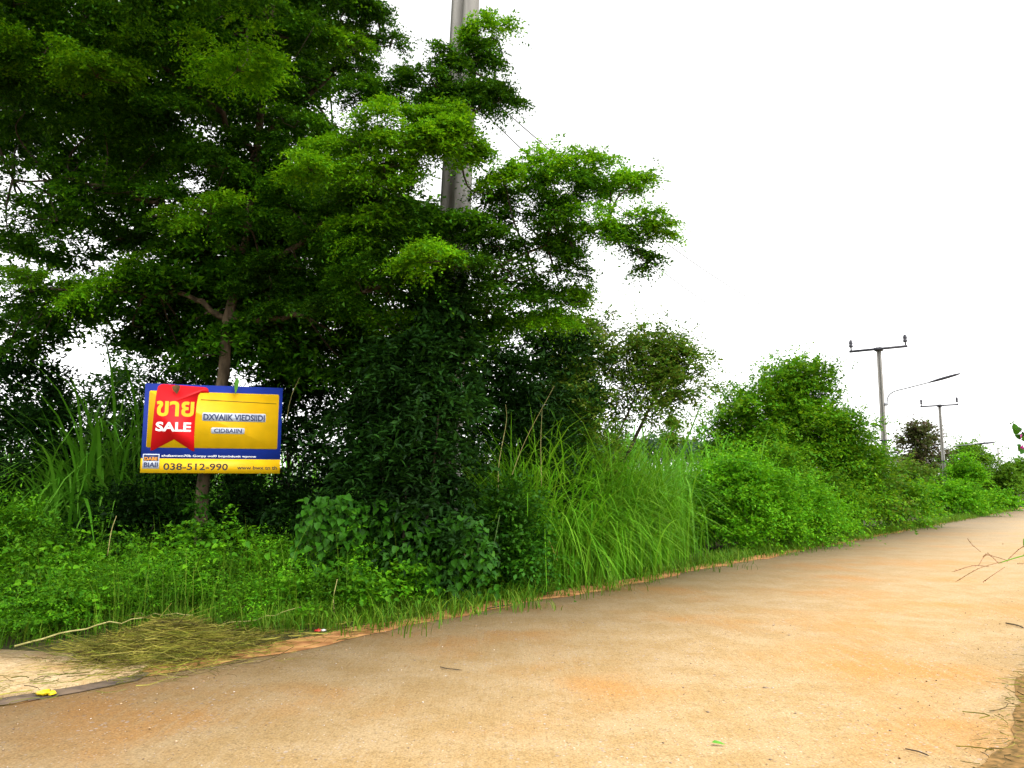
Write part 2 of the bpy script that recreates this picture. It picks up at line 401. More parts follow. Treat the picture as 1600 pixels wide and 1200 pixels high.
def wavy_strip(name, s0, s1, ns, nl, nr, z, mat, amp=.08, zl=None, cols=1):
    """a strip along the road between offsets nl(s) and nr(s), its edges uneven"""
    s = np.concatenate([np.linspace(s0, min(s1, 40), ns), np.linspace(min(s1, 40), s1, 30)[1:]]) if s1 > 40 else np.linspace(s0, s1, ns)
    def rough(seed):
        r = np.random.default_rng(seed)
        return sum(a * np.sin(s * w + r.uniform(0, 6.3)) for a, w in ((.5, .9), (.35, 2.3), (.25, 5.1), (.18, 11.)))
    L_, R_ = nl + amp * rough(hash(name) % 97 if False else len(name)), nr + amp * rough(len(name) + 40)
    P = np.concatenate([np.array([R(a, c, z) for a, c in zip(s, L_)]), np.array([R(a, c, z) for a, c in zip(s, R_)])])
    k = len(s); i = np.arange(k - 1)
    f = np.stack([i, i + k, i + k + 1, i + 1], -1)
    return tag(link(name, mesh_np(name, P, f), mat), kind='structure')

# road slab with real thickness
mb = MB()
s = np.concatenate([np.linspace(-25, 40, 131), np.linspace(40, 420, 60)[1:]])
rl = np.random.default_rng(3)
for a0, a1 in zip(s[:-1], s[1:]): pass
k = len(s)
nl = EDGE_L + .03 * np.sin(s * 3.1) + .02 * np.sin(s * 7.7); nr_ = EDGE_R + .03 * np.sin(s * 2.7)
T = [np.array([R(a, n, z) for a, n in zip(s, nn)]) for nn, z in ((nl, -.08), (nl, 0), (nr_, 0), (nr_, -.08))]
V = np.concatenate(T); i = np.arange(k - 1)
mb.add(V, *[np.stack([i + j * k, i + (j + 1) * k, i + (j + 1) * k + 1, i + j * k + 1], -1) for j in range(3)])
road = tag(link('road', mb.mesh('road'), M_road), kind='structure')
wavy_strip('dirt_shoulder', -25, 160, 200, 7.3, 6.8, .004, M_later, .14)
wavy_strip('verge', -25, 300, 160, 60, 7.3, -.02, M_soil, .12)
wavy_strip('roadside_verge', -25, 300, 300, .78, -40, .004, M_verges, .10)

# concrete apron of the side lane at the left (a slab with its own edge, a dirt filled joint to the road)
pA = [G(-420, 1112), G(0, 1092), G(120, 1073), G(212, 1055), G(235, 1040), G(150, 1026), G(0, 1018), G(-420, 1015)]
mb = MB(); n = len(pA)
top = np.array([[p[0], p[1], .022] for p in pA]); bot = top - np.array([0, 0, .09])
mb.add(np.concatenate([top, bot]), np.arange(n)[None], [[i, i + n, (i + 1) % n + n, (i + 1) % n] for i in range(n)])
tag(link('pavement', mb.mesh('pavement'), M_apron), kind='structure')
pj = [G(-420, 1135), G(0, 1104), G(120, 1083), G(215, 1064), G(235, 1052), G(215, 1050), G(120, 1066), G(0, 1086), G(-420, 1106)]
sheet('slab_joint', pj, .006, M_hay)

# ------------------------------------------------------------------ gravel on the road
def rocks(mb, P, size):
    oc = np.array([[1, 0, 0], [-1, 0, 0], [0, 1, 0], [0, -1, 0], [0, 0, 1], [0, 0, -1]], float)
    fc = np.array([[0, 2, 4], [2, 1, 4], [1, 3, 4], [3, 0, 4], [2, 0, 5], [1, 2, 5], [3, 1, 5], [0, 3, 5]])
    n = len(P)
    v = oc[None] * rng.uniform(.6, 1.25, (n, 6, 1)) * np.array([1, .8, .5])
    a = rng.uniform(0, 6.3, n); c, s_ = np.cos(a)[:, None], np.sin(a)[:, None]
    v = np.stack([v[..., 0] * c - v[..., 1] * s_, v[..., 0] * s_ + v[..., 1] * c, v[..., 2]], -1) * size[:, None, None]
    v = v + P[:, None]
    mb.add(v.reshape(-1, 3), (np.arange(n)[:, None, None] * 6 + fc[None]).reshape(-1, 3))
mb = MB(); n = 5500
ss = rng.gamma(2.0, 3.0, n) - 1; nn = EDGE_R + (EDGE_L - EDGE_R) * rng.random(n)
P = np.array([R(a, c, .003) for a, c in zip(ss, nn)])
rocks(mb, P, rng.gamma(1.5, .0019, n) + .0012)
tag(link('gravel', mb.mesh('gravel'), M_stone), kind='stuff')
mb = MB(); n = 1500                                            # dark crumbs of soil and leaf along the right edge and the heap
P = np.concatenate([np.array([R(a, c, .006) for a, c in zip(rng.uniform(-2, 16, 900), .75 + np.abs(rng.normal(0, .5, 900)))]),
                    np.array([R(a, c, .006) for a, c in zip(rng.uniform(0, 40, 600), 6.85 - np.abs(rng.normal(0, .35, 600)))])])
rocks(mb, P, rng.gamma(1.6, .0016, n) + .0015)
tag(link('debris', mb.mesh('debris'), M_dleaf), kind='stuff')

# ------------------------------------------------------------------ plants
def shrub(name, label, cat, px, ytop, wpx, d, mat, leaf=(.07, .04), nsp=900, k=8, kind='q', Ls=.3, depth=.8, low=.02, sub=26,
          group=None, stems=5, profile=2.4, top_jit=.0, dmat=M_twig, tuft=.27, droop=.35, lift=0.0, dens_in=.2, lean=0.0):
    """a bush rooted at (px, d): stems and a crown of leafy tufts"""
    tp = W(px, ytop, d); H = tp[2]; w = wpx / F * d
    base = np.array([tp[0], d, 0.0])
    root = thing(name, label, cat, base, group)
    sm = MB(); tips = []
    mbf = MB()
    t = rng.uniform(low, 1, sub) ** .8
    rad = np.sqrt(np.clip(1 - t ** profile, 0.03, 1))
    ang = rng.uniform(0, 2 * np.pi, sub); rr = np.where(rng.random(sub) < dens_in, rng.uniform(.1, .6, sub), rng.uniform(.6, 1., sub))
    R0 = tuft * w
    hx = (w / 2 - R0 * .6)
    cen = np.stack([np.cos(ang) * rad * rr * hx, np.sin(ang) * rad * rr * hx * depth, lift + R0 * .35 + t * (H - lift - R0 * 1.3)], -1)
    cen[:, 0] += lean
    ns = max(12, int(nsp * .05)); w_ = rng.integers(0, sub, ns)      # ragged outer twigs
    od = unit((cen[w_] - [lean, 0, lift + (H - lift) * .4]) * [1, 1, 1.2]) + rng.normal(0, .35, (ns, 3))
    sprays(mbf, cen[w_] + unit(od) * R0 * .7, od, Ls * rng.uniform(1.2, 2.4, ns), k, leaf[0] * .9, leaf[1] * .9, kind, .25, .5)
    for c in cen:
        q = max(6, int(nsp / sub * rng.uniform(.7, 1.3)))
        pad(mbf, c, np.array([R0, R0 * depth, R0 * .75]) * rng.uniform(.65, 1.2), q, k, Ls, leaf[0], leaf[1], kind, .7, 6, droop, .8)
    for j in range(stems):
        c = cen[rng.integers(0, sub)]
        p0 = np.array([rng.normal(0, .06 * w), rng.normal(0, .05 * w), -.05])
        m1 = p0 * .5 + c * .5 + rng.normal(0, .05 * w, 3); m1[2] = c[2] * .5
        pts = spline([p0, m1, c], 4)
        tube(sm, pts, np.linspace(.018, .006, len(pts)) * max(1, H / 2.2), 5)
    link('stem', sm.mesh('stem', True), dmat, root)
    fo = link('foliage', mbf.mesh('foliage'), mat, root); fo['kind'] = 'stuff'
    return root

# ---- the big spreading tree -------------------------------------------------
tb = W(318, 930, 12.6); tb[2] = 0
tree = thing('spreading_tree', 'big spreading tree with layered dark green crown holding the sale sign on its trunk', 'tree', tb)
def L3(p): return np.asarray(p) - tb
trunk_pts = spline([L3([tb[0], tb[1], -.1]), L3(W(314, 820, 12.6)), L3(W(322, 720, 12.65)), L3(W(348, 590, 12.7)), L3(W(356, 500, 12.8)), L3(W(380, 400, 12.8)), L3(W(400, 240, 12.6)), L3(W(420, 60, 12.4)), L3(W(440, -160, 12.2))], 5)
mb = MB(); tube(mb, trunk_pts, np.interp(np.linspace(0, 1, len(trunk_pts)), [0, .1, .5, 1], [.125, .1, .085, .04]), 12, True, .05)
link('trunk', mb.mesh('trunk', True), M_bark, tree)
limbs = [[(356, 500, 12.8), (430, 500, 12.6), (500, 478, 12.3), (600, 450, 12.), (700, 425, 11.8), (800, 400, 11.9), (950, 350, 12.2)],
         [(372, 430, 12.8), (470, 380, 12.3), (560, 300, 11.8), (660, 240, 11.5), (720, 200, 11.5), (775, 130, 11.6)],
         [(356, 500, 12.8), (290, 460, 12.8), (180, 452, 12.8), (60, 452, 12.4)],
         [(380, 400, 12.8), (290, 340, 12.6), (160, 290, 12.6), (20, 280, 12.4)],
         [(400, 240, 12.6), (300, 140, 12.), (180, 60, 11.6), (60, 20, 11.2)],
         [(405, 220, 12.6), (500, 130, 12.6), (580, 60, 12.4), (640, 60, 12.2)],
         [(372, 440, 12.8), (420, 380, 13.6), (480, 300, 14.6), (520, 200, 15.4)],
         [(372, 440, 12.8), (300, 370, 13.8), (240, 280, 15.), (200, 200, 15.8)],
         [(410, 160, 12.5), (380, 30, 11.5), (360, -100, 10.6), (350, -220, 10.2)]]
limb_pts = []
for lb in limbs:
    p = spline([L3(W(*q)) for q in lb], 5)
    p[1:-1] += rng.normal(0, .035, (len(p) - 2, 3))
    limb_pts.append(p)
    mb = MB(); tube(mb, p, np.linspace(.055, .014, len(p)), 8, True, .06)
    link('branch', mb.mesh('branch', True), M_bark, tree)
allp = np.concatenate(limb_pts + [trunk_pts[12:]])

def inpoly(x, y, poly):
    c = False
    for (x1, y1), (x2, y2) in zip(poly, poly[1:] + poly[:1]):
        if (y1 > y) != (y2 > y) and x < (x2 - x1) * (y - y1) / (y2 - y1) + x1: c = not c
    return c
pads = []                                                       # px, py, half width px, half height px, depth, density, lit tone painted into the leaf colour
mass = [(-120, -420), (430, -420), (500, -250), (520, -60), (520, 40), (500, 110), (500, 200), (600, 310), (740, 350), (830, 430), (840, 500), (760, 540), (330, 560), (330, 420), (250, 330), (-120, 170)]
cnt = 0
while cnt < 150:
    x, y = rng.uniform(-120, 740), rng.uniform(-420, 520)
    if not inpoly(x, y, mass): continue
    if 560 < x < 800 and 150 < y < 330: continue
    if x < 330 and 170 < y < 480 and rng.random() < .7: continue
    if any(abs(x - q[0]) < 50 and abs(y - q[1]) < 20 for q in pads): 
        if rng.random() < .75: continue
    pads.append((x, y, rng.uniform(55, 105), rng.uniform(18, 40), (rng.uniform(13.2, 16.5) if 120 < x < 560 and 90 < y < 575 else rng.uniform(9.2, 11.5) if y < 20 and rng.random() < .6 else rng.uniform(10.6, 15.6)), 1.0, rng.random() < .22 and not (150 < x < 480 and y > 300))); cnt += 1  # some of these pads take the painted lit tone at random
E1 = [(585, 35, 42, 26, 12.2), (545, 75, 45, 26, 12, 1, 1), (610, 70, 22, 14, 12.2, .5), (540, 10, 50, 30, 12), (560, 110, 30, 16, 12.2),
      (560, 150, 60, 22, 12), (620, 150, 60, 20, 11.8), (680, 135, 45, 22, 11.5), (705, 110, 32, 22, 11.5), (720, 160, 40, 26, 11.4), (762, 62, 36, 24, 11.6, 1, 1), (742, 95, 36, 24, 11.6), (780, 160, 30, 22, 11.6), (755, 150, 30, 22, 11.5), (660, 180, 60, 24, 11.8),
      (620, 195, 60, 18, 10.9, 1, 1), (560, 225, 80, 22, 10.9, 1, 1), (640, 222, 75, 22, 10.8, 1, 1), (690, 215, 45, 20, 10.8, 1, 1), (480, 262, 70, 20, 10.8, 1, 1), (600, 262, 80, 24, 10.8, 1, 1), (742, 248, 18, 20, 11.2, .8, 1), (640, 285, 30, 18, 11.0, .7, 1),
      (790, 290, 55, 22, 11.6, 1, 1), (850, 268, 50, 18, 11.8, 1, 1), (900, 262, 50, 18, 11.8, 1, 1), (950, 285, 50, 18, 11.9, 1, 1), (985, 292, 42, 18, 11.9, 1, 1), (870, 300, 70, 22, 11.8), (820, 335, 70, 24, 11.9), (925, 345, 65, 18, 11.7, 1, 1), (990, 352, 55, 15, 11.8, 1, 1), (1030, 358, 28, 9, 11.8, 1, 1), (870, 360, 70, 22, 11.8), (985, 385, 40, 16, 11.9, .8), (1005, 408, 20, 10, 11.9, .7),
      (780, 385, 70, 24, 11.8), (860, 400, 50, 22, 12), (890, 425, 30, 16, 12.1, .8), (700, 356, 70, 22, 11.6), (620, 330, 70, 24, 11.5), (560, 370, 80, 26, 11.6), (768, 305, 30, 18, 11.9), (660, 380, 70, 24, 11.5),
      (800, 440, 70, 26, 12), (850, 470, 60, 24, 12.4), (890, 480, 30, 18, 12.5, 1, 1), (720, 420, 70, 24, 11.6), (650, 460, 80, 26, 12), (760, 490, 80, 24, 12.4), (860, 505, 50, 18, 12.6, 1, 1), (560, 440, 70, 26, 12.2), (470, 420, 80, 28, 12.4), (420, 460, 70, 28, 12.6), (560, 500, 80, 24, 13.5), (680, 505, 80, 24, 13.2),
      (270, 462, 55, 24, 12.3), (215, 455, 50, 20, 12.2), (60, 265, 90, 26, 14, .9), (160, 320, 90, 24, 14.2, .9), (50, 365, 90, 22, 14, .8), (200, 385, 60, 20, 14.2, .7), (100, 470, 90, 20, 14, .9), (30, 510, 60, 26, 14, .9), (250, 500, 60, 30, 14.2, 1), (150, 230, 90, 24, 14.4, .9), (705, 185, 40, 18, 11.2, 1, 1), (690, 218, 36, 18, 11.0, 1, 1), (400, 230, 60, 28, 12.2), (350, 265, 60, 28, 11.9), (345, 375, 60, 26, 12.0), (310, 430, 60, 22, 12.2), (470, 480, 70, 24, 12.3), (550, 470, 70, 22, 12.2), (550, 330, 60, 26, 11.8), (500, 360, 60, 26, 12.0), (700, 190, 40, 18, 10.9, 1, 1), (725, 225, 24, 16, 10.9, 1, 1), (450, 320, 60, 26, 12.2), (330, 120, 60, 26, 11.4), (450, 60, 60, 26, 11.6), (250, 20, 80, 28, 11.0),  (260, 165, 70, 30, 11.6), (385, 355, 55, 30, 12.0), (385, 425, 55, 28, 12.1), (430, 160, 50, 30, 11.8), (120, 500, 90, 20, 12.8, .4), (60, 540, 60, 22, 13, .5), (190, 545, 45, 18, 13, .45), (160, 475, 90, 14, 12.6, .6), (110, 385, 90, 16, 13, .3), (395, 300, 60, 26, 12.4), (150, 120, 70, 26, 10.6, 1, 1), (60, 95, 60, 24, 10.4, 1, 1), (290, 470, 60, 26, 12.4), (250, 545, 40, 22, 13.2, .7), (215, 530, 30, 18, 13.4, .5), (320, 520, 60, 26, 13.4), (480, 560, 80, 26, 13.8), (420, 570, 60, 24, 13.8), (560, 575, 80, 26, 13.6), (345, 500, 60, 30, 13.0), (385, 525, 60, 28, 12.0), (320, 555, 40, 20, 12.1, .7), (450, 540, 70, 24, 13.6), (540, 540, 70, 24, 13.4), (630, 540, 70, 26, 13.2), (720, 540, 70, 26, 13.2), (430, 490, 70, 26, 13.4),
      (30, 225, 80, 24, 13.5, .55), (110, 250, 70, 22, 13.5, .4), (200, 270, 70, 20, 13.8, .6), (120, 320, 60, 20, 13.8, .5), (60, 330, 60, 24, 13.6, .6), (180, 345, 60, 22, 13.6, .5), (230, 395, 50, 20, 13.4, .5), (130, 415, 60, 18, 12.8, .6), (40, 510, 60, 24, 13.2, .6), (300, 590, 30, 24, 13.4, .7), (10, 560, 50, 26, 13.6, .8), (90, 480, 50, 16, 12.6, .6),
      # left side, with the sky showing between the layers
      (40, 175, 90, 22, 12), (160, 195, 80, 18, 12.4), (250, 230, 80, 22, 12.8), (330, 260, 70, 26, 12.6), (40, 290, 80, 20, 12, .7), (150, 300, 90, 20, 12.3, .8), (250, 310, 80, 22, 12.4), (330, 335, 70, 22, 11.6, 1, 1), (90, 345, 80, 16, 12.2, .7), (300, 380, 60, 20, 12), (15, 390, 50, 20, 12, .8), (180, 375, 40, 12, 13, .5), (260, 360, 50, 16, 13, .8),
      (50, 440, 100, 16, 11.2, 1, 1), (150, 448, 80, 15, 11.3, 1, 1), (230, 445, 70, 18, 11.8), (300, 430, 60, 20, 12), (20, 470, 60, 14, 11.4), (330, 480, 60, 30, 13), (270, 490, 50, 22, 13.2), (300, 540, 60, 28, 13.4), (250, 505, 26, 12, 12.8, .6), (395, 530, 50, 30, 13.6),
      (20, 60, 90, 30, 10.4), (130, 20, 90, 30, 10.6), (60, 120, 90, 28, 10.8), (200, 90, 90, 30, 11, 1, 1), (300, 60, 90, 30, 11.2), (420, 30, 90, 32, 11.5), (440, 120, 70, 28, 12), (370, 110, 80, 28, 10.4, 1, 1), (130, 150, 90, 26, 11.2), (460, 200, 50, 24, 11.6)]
for e in E1:
    e = tuple(e) + (1.0, 0)[len(e) - 5:]
    if e[0] < 420 and e[1] > 370: e = e[:4] + (e[4] + .9,) + e[5:]
    pads.append(e)
mbd, mbl, twg = MB(), MB(), MB()
for (x, y, rx, ry, d, dens, lit_tone) in pads:
    c = L3(W(x, y, d)); k_ = d / F
    Rr = np.array([rx * k_, min(rx * k_ * .9, 1.1), ry * k_ * 1.1])
    nsp = int(dens * 6.3 * (rx * ry) ** .5)
    if d >= 12.9: pad(mbd, c, Rr * .95, int(nsp * .85), 9, .32, .12, .085, 't', .7, 10, .6)
    else: pad(mbl if lit_tone else mbd, c, Rr * .92, int(nsp * 1.6), 11, .27, .062, .043, 't', .75, 9, .55)
    q = allp[np.argmin(np.linalg.norm(allp - c, axis=1))]
    if np.linalg.norm(q - c) > .2:
        m1 = (q + c) / 2 + rng.normal(0, .12, 3); tube(twg, spline([q, m1, c], 4), np.linspace(.022, .007, 9), 5)
        for _ in range(3):
            e = c + rng.normal(0, .4, 3) * Rr * 1.2; e[2] = c[2] + abs(rng.normal(0, .6)) * Rr[2]
            tube(twg, [c, (c + e) / 2 + rng.normal(0, .04, 3), e], [.008, .006, .004], 4)
# loose sprays that knit the layers together
n = 12000; X = rng.uniform(-100, 840, n); Y = rng.uniform(-300, 570, n); ok = np.array([inpoly(a, b_, mass) and not (640 < a < 760 and 170 < b_ < 330) and not (a < 330 and 170 < b_ < 480 and rng.random() < .8) for a, b_ in zip(X, Y)])
X, Y = X[ok], Y[ok]; Dp = rng.uniform(12.4, 15.5, len(X))
P = np.array([L3(W(a, b_, c_)) for a, b_, c_ in zip(X, Y, Dp)])
U = rng.normal(size=P.shape) * [1, 1, .5]; U[:, 0] += P[:, 0] * .1
sprays(mbd, P, U, rng.uniform(.2, .5, len(P)), 9, .125, .085, 't', .7)
n = 1700; k_ = rng.integers(0, len(pads), n)                    # straggling twigs beyond the pads
P = np.array([L3(W(pads[i][0] + rng.normal(0, pads[i][2] * .75), pads[i][1] + rng.normal(0, pads[i][3] * .9), pads[i][4] + rng.normal(0, .4))) for i in k_])
sprays(mbd, P, rng.normal(size=P.shape) * [1, 1, .6], rng.uniform(.25, .5, n), 8, .06, .035, 'q', .8)
link('twigs', twg.mesh('twigs'), M_twig, tree)
cr = link('crown', mbd.mesh('crown'), M_tree, tree); cr['kind'] = 'stuff'
cr = link('lit_tone_leaves', mbl.mesh('lit_tone_leaves'), M_treelit, tree); cr['kind'] = 'stuff'  # same foliage as the crown, its lit look put into the colour

# ---- shaded undergrowth behind and beside the trunk --------------------------
UG = 'shaded shrubs under the big tree'
under = [('dark leafy shrub at the left edge of the thicket, left of the tall cane leaves', 40, 545, 200, 14.6),
         ('dark shrub in deep shade right behind the trunk and the sign', 300, 535, 230, 15.4),
         ('dark shrub in deep shade to the right of the sign', 460, 515, 240, 15.2),
         ('dark tangled shrub under the limb that reaches right from the trunk', 610, 495, 240, 15.2),
         ('tall dark shrub filling the thicket left of the tall roadside grass', 745, 500, 230, 15.6),
         ('tall dark shrub at the right end of the shaded thicket', 855, 480, 190, 16.2)]
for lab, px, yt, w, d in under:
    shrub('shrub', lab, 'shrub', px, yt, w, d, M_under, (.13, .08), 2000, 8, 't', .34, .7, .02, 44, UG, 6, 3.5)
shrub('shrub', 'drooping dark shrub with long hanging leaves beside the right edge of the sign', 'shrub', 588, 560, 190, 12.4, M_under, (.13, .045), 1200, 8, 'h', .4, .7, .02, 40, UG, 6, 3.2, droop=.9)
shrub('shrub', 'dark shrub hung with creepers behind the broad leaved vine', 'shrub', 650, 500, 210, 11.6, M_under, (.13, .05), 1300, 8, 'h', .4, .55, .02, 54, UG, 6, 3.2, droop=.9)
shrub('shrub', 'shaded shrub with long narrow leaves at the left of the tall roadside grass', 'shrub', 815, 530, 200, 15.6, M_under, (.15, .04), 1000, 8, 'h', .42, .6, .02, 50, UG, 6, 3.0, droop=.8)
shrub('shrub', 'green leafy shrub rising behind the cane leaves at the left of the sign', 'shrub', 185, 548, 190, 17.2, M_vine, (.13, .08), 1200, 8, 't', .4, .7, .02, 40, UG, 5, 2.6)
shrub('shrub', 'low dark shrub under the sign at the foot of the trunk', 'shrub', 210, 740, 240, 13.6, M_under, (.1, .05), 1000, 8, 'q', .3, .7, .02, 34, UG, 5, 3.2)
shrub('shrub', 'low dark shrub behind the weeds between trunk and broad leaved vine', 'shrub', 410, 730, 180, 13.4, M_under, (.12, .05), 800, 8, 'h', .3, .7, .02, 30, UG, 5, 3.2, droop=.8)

# ---- small tree drooping over the roadside right of the crown
shrub('shrub', 'olive green shrub standing between the shaded thicket and the small drooping tree', 'shrub', 880, 540, 150, 16.4, M_olive, (.09, .05), 1700, 8, 'q', .34, .8, .0, 44, None, 5, 3.0)
shrub('small_tree', 'small olive green tree with drooping twigs right of the big crown, above the tall grass', 'tree', 905, 465, 170, 17.6, M_olive, (.10, .055), 2200, 8, 'q', .34, .8, .25, 40, None, 6, 3.0)
t2 = shrub('small_tree', 'leaning tree', 'tree', 905, 505, 215, 17.8, M_olive, (.095, .055), 2000, 8, 'q', .4, .8, .0, 44, None, 3, 1.7, lift=2.75, tuft=.2, droop=.7, lean=1.62)
t2['label'] = 'rounded olive crown jutting right over the tall grass against the open sky'
# ---- creeper covered mound, bright bush, and the row along the road
shrub('creeper_mound', 'tall tree smothered in green creeper with a peaked top, left of the nearer far pole', 'tree', 1240, 548, 200, 31, M_mound, (.15, .11), 6200, 8, 't', .45, .9, .1, 70, None, 4, 1.6, tuft=.25)
shrub('creeper_mound', 'wide green creeper covered shoulder at the left foot of the peaked mound', 'shrub', 1160, 590, 170, 30, M_mound, (.15, .11), 3400, 8, 't', .5, .9, .05, 40, None, 4, 2.2, tuft=.25)
shrub('creeper_mound', 'creeper covered slope running down from the peaked mound to the far pole', 'shrub', 1310, 625, 160, 31, M_mound, (.15, .11), 3200, 8, 't', .5, .9, .03, 40, None, 4, 2.4, tuft=.26)
shrub('creeper_mound', 'brownish green bush at the right foot of the peaked mound', 'shrub', 1350, 680, 100, 33, M_olive, (.17, .11), 1200, 8, 't', .6, .9, .03, 28, None, 4, 2.6)
shrub('bush', 'bright fresh green bush beside the tall grass at the road edge', 'bush', 1145, 690, 180, 21.5, M_light, (.10, .075), 3000, 8, 't', .4, .9, .0, 60, None, 5, 1.9)
shrub('bush', 'low bright green bush spreading to the verge in front of the mound', 'bush', 1235, 735, 180, 23.5, M_light, (.10, .07), 2300, 8, 't', .4, .9, .0, 56, None, 5, 1.9)
shrub('bush', 'pale green scrambling bush filling the dip between the two bright bushes', 'bush', 1190, 720, 130, 22.0, M_light, (.09, .05), 1500, 8, 'q', .4, .9, .0, 40, None, 5, 1.8)
shrub('bush', 'green thicket rising behind the bright bushes to the foot of the mound', 'bush', 1215, 690, 150, 27, M_mound, (.13, .09), 1800, 8, 't', .5, .9, .0, 40, None, 5, 2.2)
shrub('bush', 'low ragged green bush at the verge right of the bright bushes', 'bush', 1285, 770, 110, 26, M_light, (.11, .05), 1200, 8, 'q', .45, .9, .0, 34, None, 5, 1.8)
shrub('creeper', 'creeper climbing the foot of the trunk under the sign', 'creeper', 322, 765, 60, 12.35, M_vine, (.08, .05), 160, 6, 'h', .25, .9, .0, 16, None, 4, 3.0)
shrub('bush', 'feathery blue green bush below the creeper covered slope', 'bush', 1300, 735, 120, 28, M_mound, (.14, .05), 1200, 9, 'q', .6, .9, .0, 28, None, 5, 2.6)
shrub('bush', 'dark rounded bush by the road right of the mound, below the nearer far pole', 'bush', 1388, 738, 130, 35, M_mound, (.17, .11), 1500, 8, 't', .5, .9, .0, 34, None, 5, 2.6)
shrub('bush', 'upright pale green bush with a pointed top beyond the dark rounded bush', 'bush', 1506, 712, 60, 55, M_light, (.2, .1), 900, 8, 'q', .7, .9, .0, 24, None, 4, 1.6)
shrub('bush', 'wide pale green bush beside the road at its right bend of verge', 'bush', 1480, 752, 130, 50, M_light, (.2, .1), 1400, 8, 'q', .7, .9, .0, 34, None, 4, 2.4)
shrub('dusky_tree', 'dusky brown violet tree with gaps in its crown left of the farther pole', 'tree', 1438, 660, 85, 66, M_purple, (.3, .17), 1000, 8, 'q', .9, .9, .1, 30, None, 5, 2.2)
shrub('bush', 'dull brown green thicket below the dusky violet tree', 'bush', 1425, 715, 150, 60, M_olive, (.26, .14), 1400, 8, 'q', .9, .6, .0, 34, None, 4, 3.0)
shrub('far_tree', 'dark green tree crown under the second street lamp', 'tree', 1515, 692, 80, 85, M_far, (.36, .2), 900, 8, 'q', 1.2, .8, .05, 26, None, 4, 2.4)
shrub('far_bush', 'dark green bush by the far end of the road, left of the last pole', 'bush', 1553, 716, 80, 80, M_far, (.34, .18), 1000, 8, 'q', 1.0, .8, .0, 28, None, 4, 2.8)
shrub('far_bush', 'green bush in the far right corner where the road leaves the picture', 'bush', 1612, 712, 110, 88, M_far, (.34, .18), 1300, 8, 'q', 1.0, .8, .0, 34, None, 4, 2.8)
shrub('far_bush', 'small light green bush at the road edge below the far dark bush', 'bush', 1560, 766, 60, 62, M_light, (.24, .12), 700, 8, 'q', .7, .8, .0, 20, None, 4, 2.4)
shrub('far_bush', 'green bush beyond the right edge of the view along the road', 'bush', 1700, 705, 140, 105, M_far, (.4, .22), 1200, 8, 'q', 1.2, .8, .0, 30, None, 4, 2.8)
# far trees beyond the cane field
shrub('distant_tree', 'tiny round tree standing alone beyond the cane field', 'tree', 1050, 654, 34, 130, M_far, (.5, .28), 420, 7, 'q', 1.1, 1, .02, 20, None, 4, 2.2, lift=7.0)
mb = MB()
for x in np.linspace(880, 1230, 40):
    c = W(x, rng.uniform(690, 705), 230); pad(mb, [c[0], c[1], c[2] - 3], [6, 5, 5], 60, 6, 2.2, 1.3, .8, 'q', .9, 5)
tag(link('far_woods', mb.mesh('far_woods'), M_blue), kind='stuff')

def behind(p, k=0.0):
    t = min(1, max(0, (-2.4 - p[0]) / 1.9)); return SN(p)[1] > 7.65 + k + 1.5 * t * t * (3 - 2 * t)
# ---- tall grasses -------------------------------------------------------------
def grass_patch(name, centres, per, H, reach, wid, mat, seg=6, spread=.25, droop=.55, kind='stuff'):
    mb = MB()
    n = len(centres); base = np.repeat(np.asarray(centres), per, 0)
    base = base + np.concatenate([rng.normal(0, spread, (n * per, 2)), np.zeros((n * per, 1))], 1)
    az = np.repeat(rng.uniform(0, 2 * np.pi, n), per) + rng.normal(0, 1.1, n * per)
    hs = np.repeat(rng.uniform(.55, 1.25, n), per) * rng.uniform(.55, 1.1, n * per) * H
    blades(mb, base, az, hs, reach * hs * rng.uniform(.15, 1.1, n * per), wid * rng.uniform(.6, 1.2, n * per), seg, droop)
    return tag(link(name, mb.mesh(name), mat), kind=kind)
def pts_px(n, x0, x1, d0, d1, f=None):
    out = []
    while len(out) < n:
        d = rng.uniform(d0, d1); x = rng.uniform(x0, x1)
        p = np.array([(x - CX) / F * d, d, 0.]); 
        if f is None or f(p): out.append(p)
    return np.array(out)
grass_patch('tall_grass', pts_px(150, 780, 1120, 13.5, 18.5, lambda p: SN(p)[1] > 7.75 + abs(rng.normal(0, .25)) and rng.random() < (1.0 - abs((p[0] / p[1] * F + 800 - 945) / 170) ** 3)), 60, 2.0, 1.05, .03, M_grass, 5, .22, 1.0)
grass_patch('arching_grass', pts_px(110, 830, 1090, 13.2, 16.5, lambda p: 7.5 < SN(p)[1] < 8.6), 34, 1.2, 1.7, .032, M_grass, 8, .2, 1.5)
grass_patch('cane_field', pts_px(400, 840, 1200, 18, 55, lambda p: SN(p)[1] > 9.5), 22, 2.65, .6, .07, M_cane, 4, .5, .9)
grass_patch('cane_clump', pts_px(40, 70, 260, 13.9, 16.5), 50, 2.45, .9, .07, M_cane, 7, .3, 1.0)
grass_patch('cane_field', pts_px(260, -250, 860, 21, 42), 16, 3.2, .55, .08, M_cane, 4, .5, .9)
grass_patch('roadside_grass', np.array([R(a, c, -.02) for a, c in zip(rng.uniform(6, 70, 1900), rng.normal(7.34, .34, 1900))]), 10, .26, 1.1, .016, M_verge, 3, .12)
grass_patch('verge_grass', np.array([q for q in (R(a, c, -.02) for a, c in zip(rng.uniform(-4, 12, 1700), 7.6 + np.abs(rng.normal(0, 1.4, 1700)))) if behind(q)]), 18, .26, 1.2, .010, M_verge, 3, .12)
grass_patch('meadow_grass', np.array([R(a, c, -.02) for a, c in zip(rng.uniform(-2, 40, 160), -1.2 - np.abs(rng.normal(0, 1.8, 160)))]), 30, .4, .7, .01, M_verge, 4, .15)

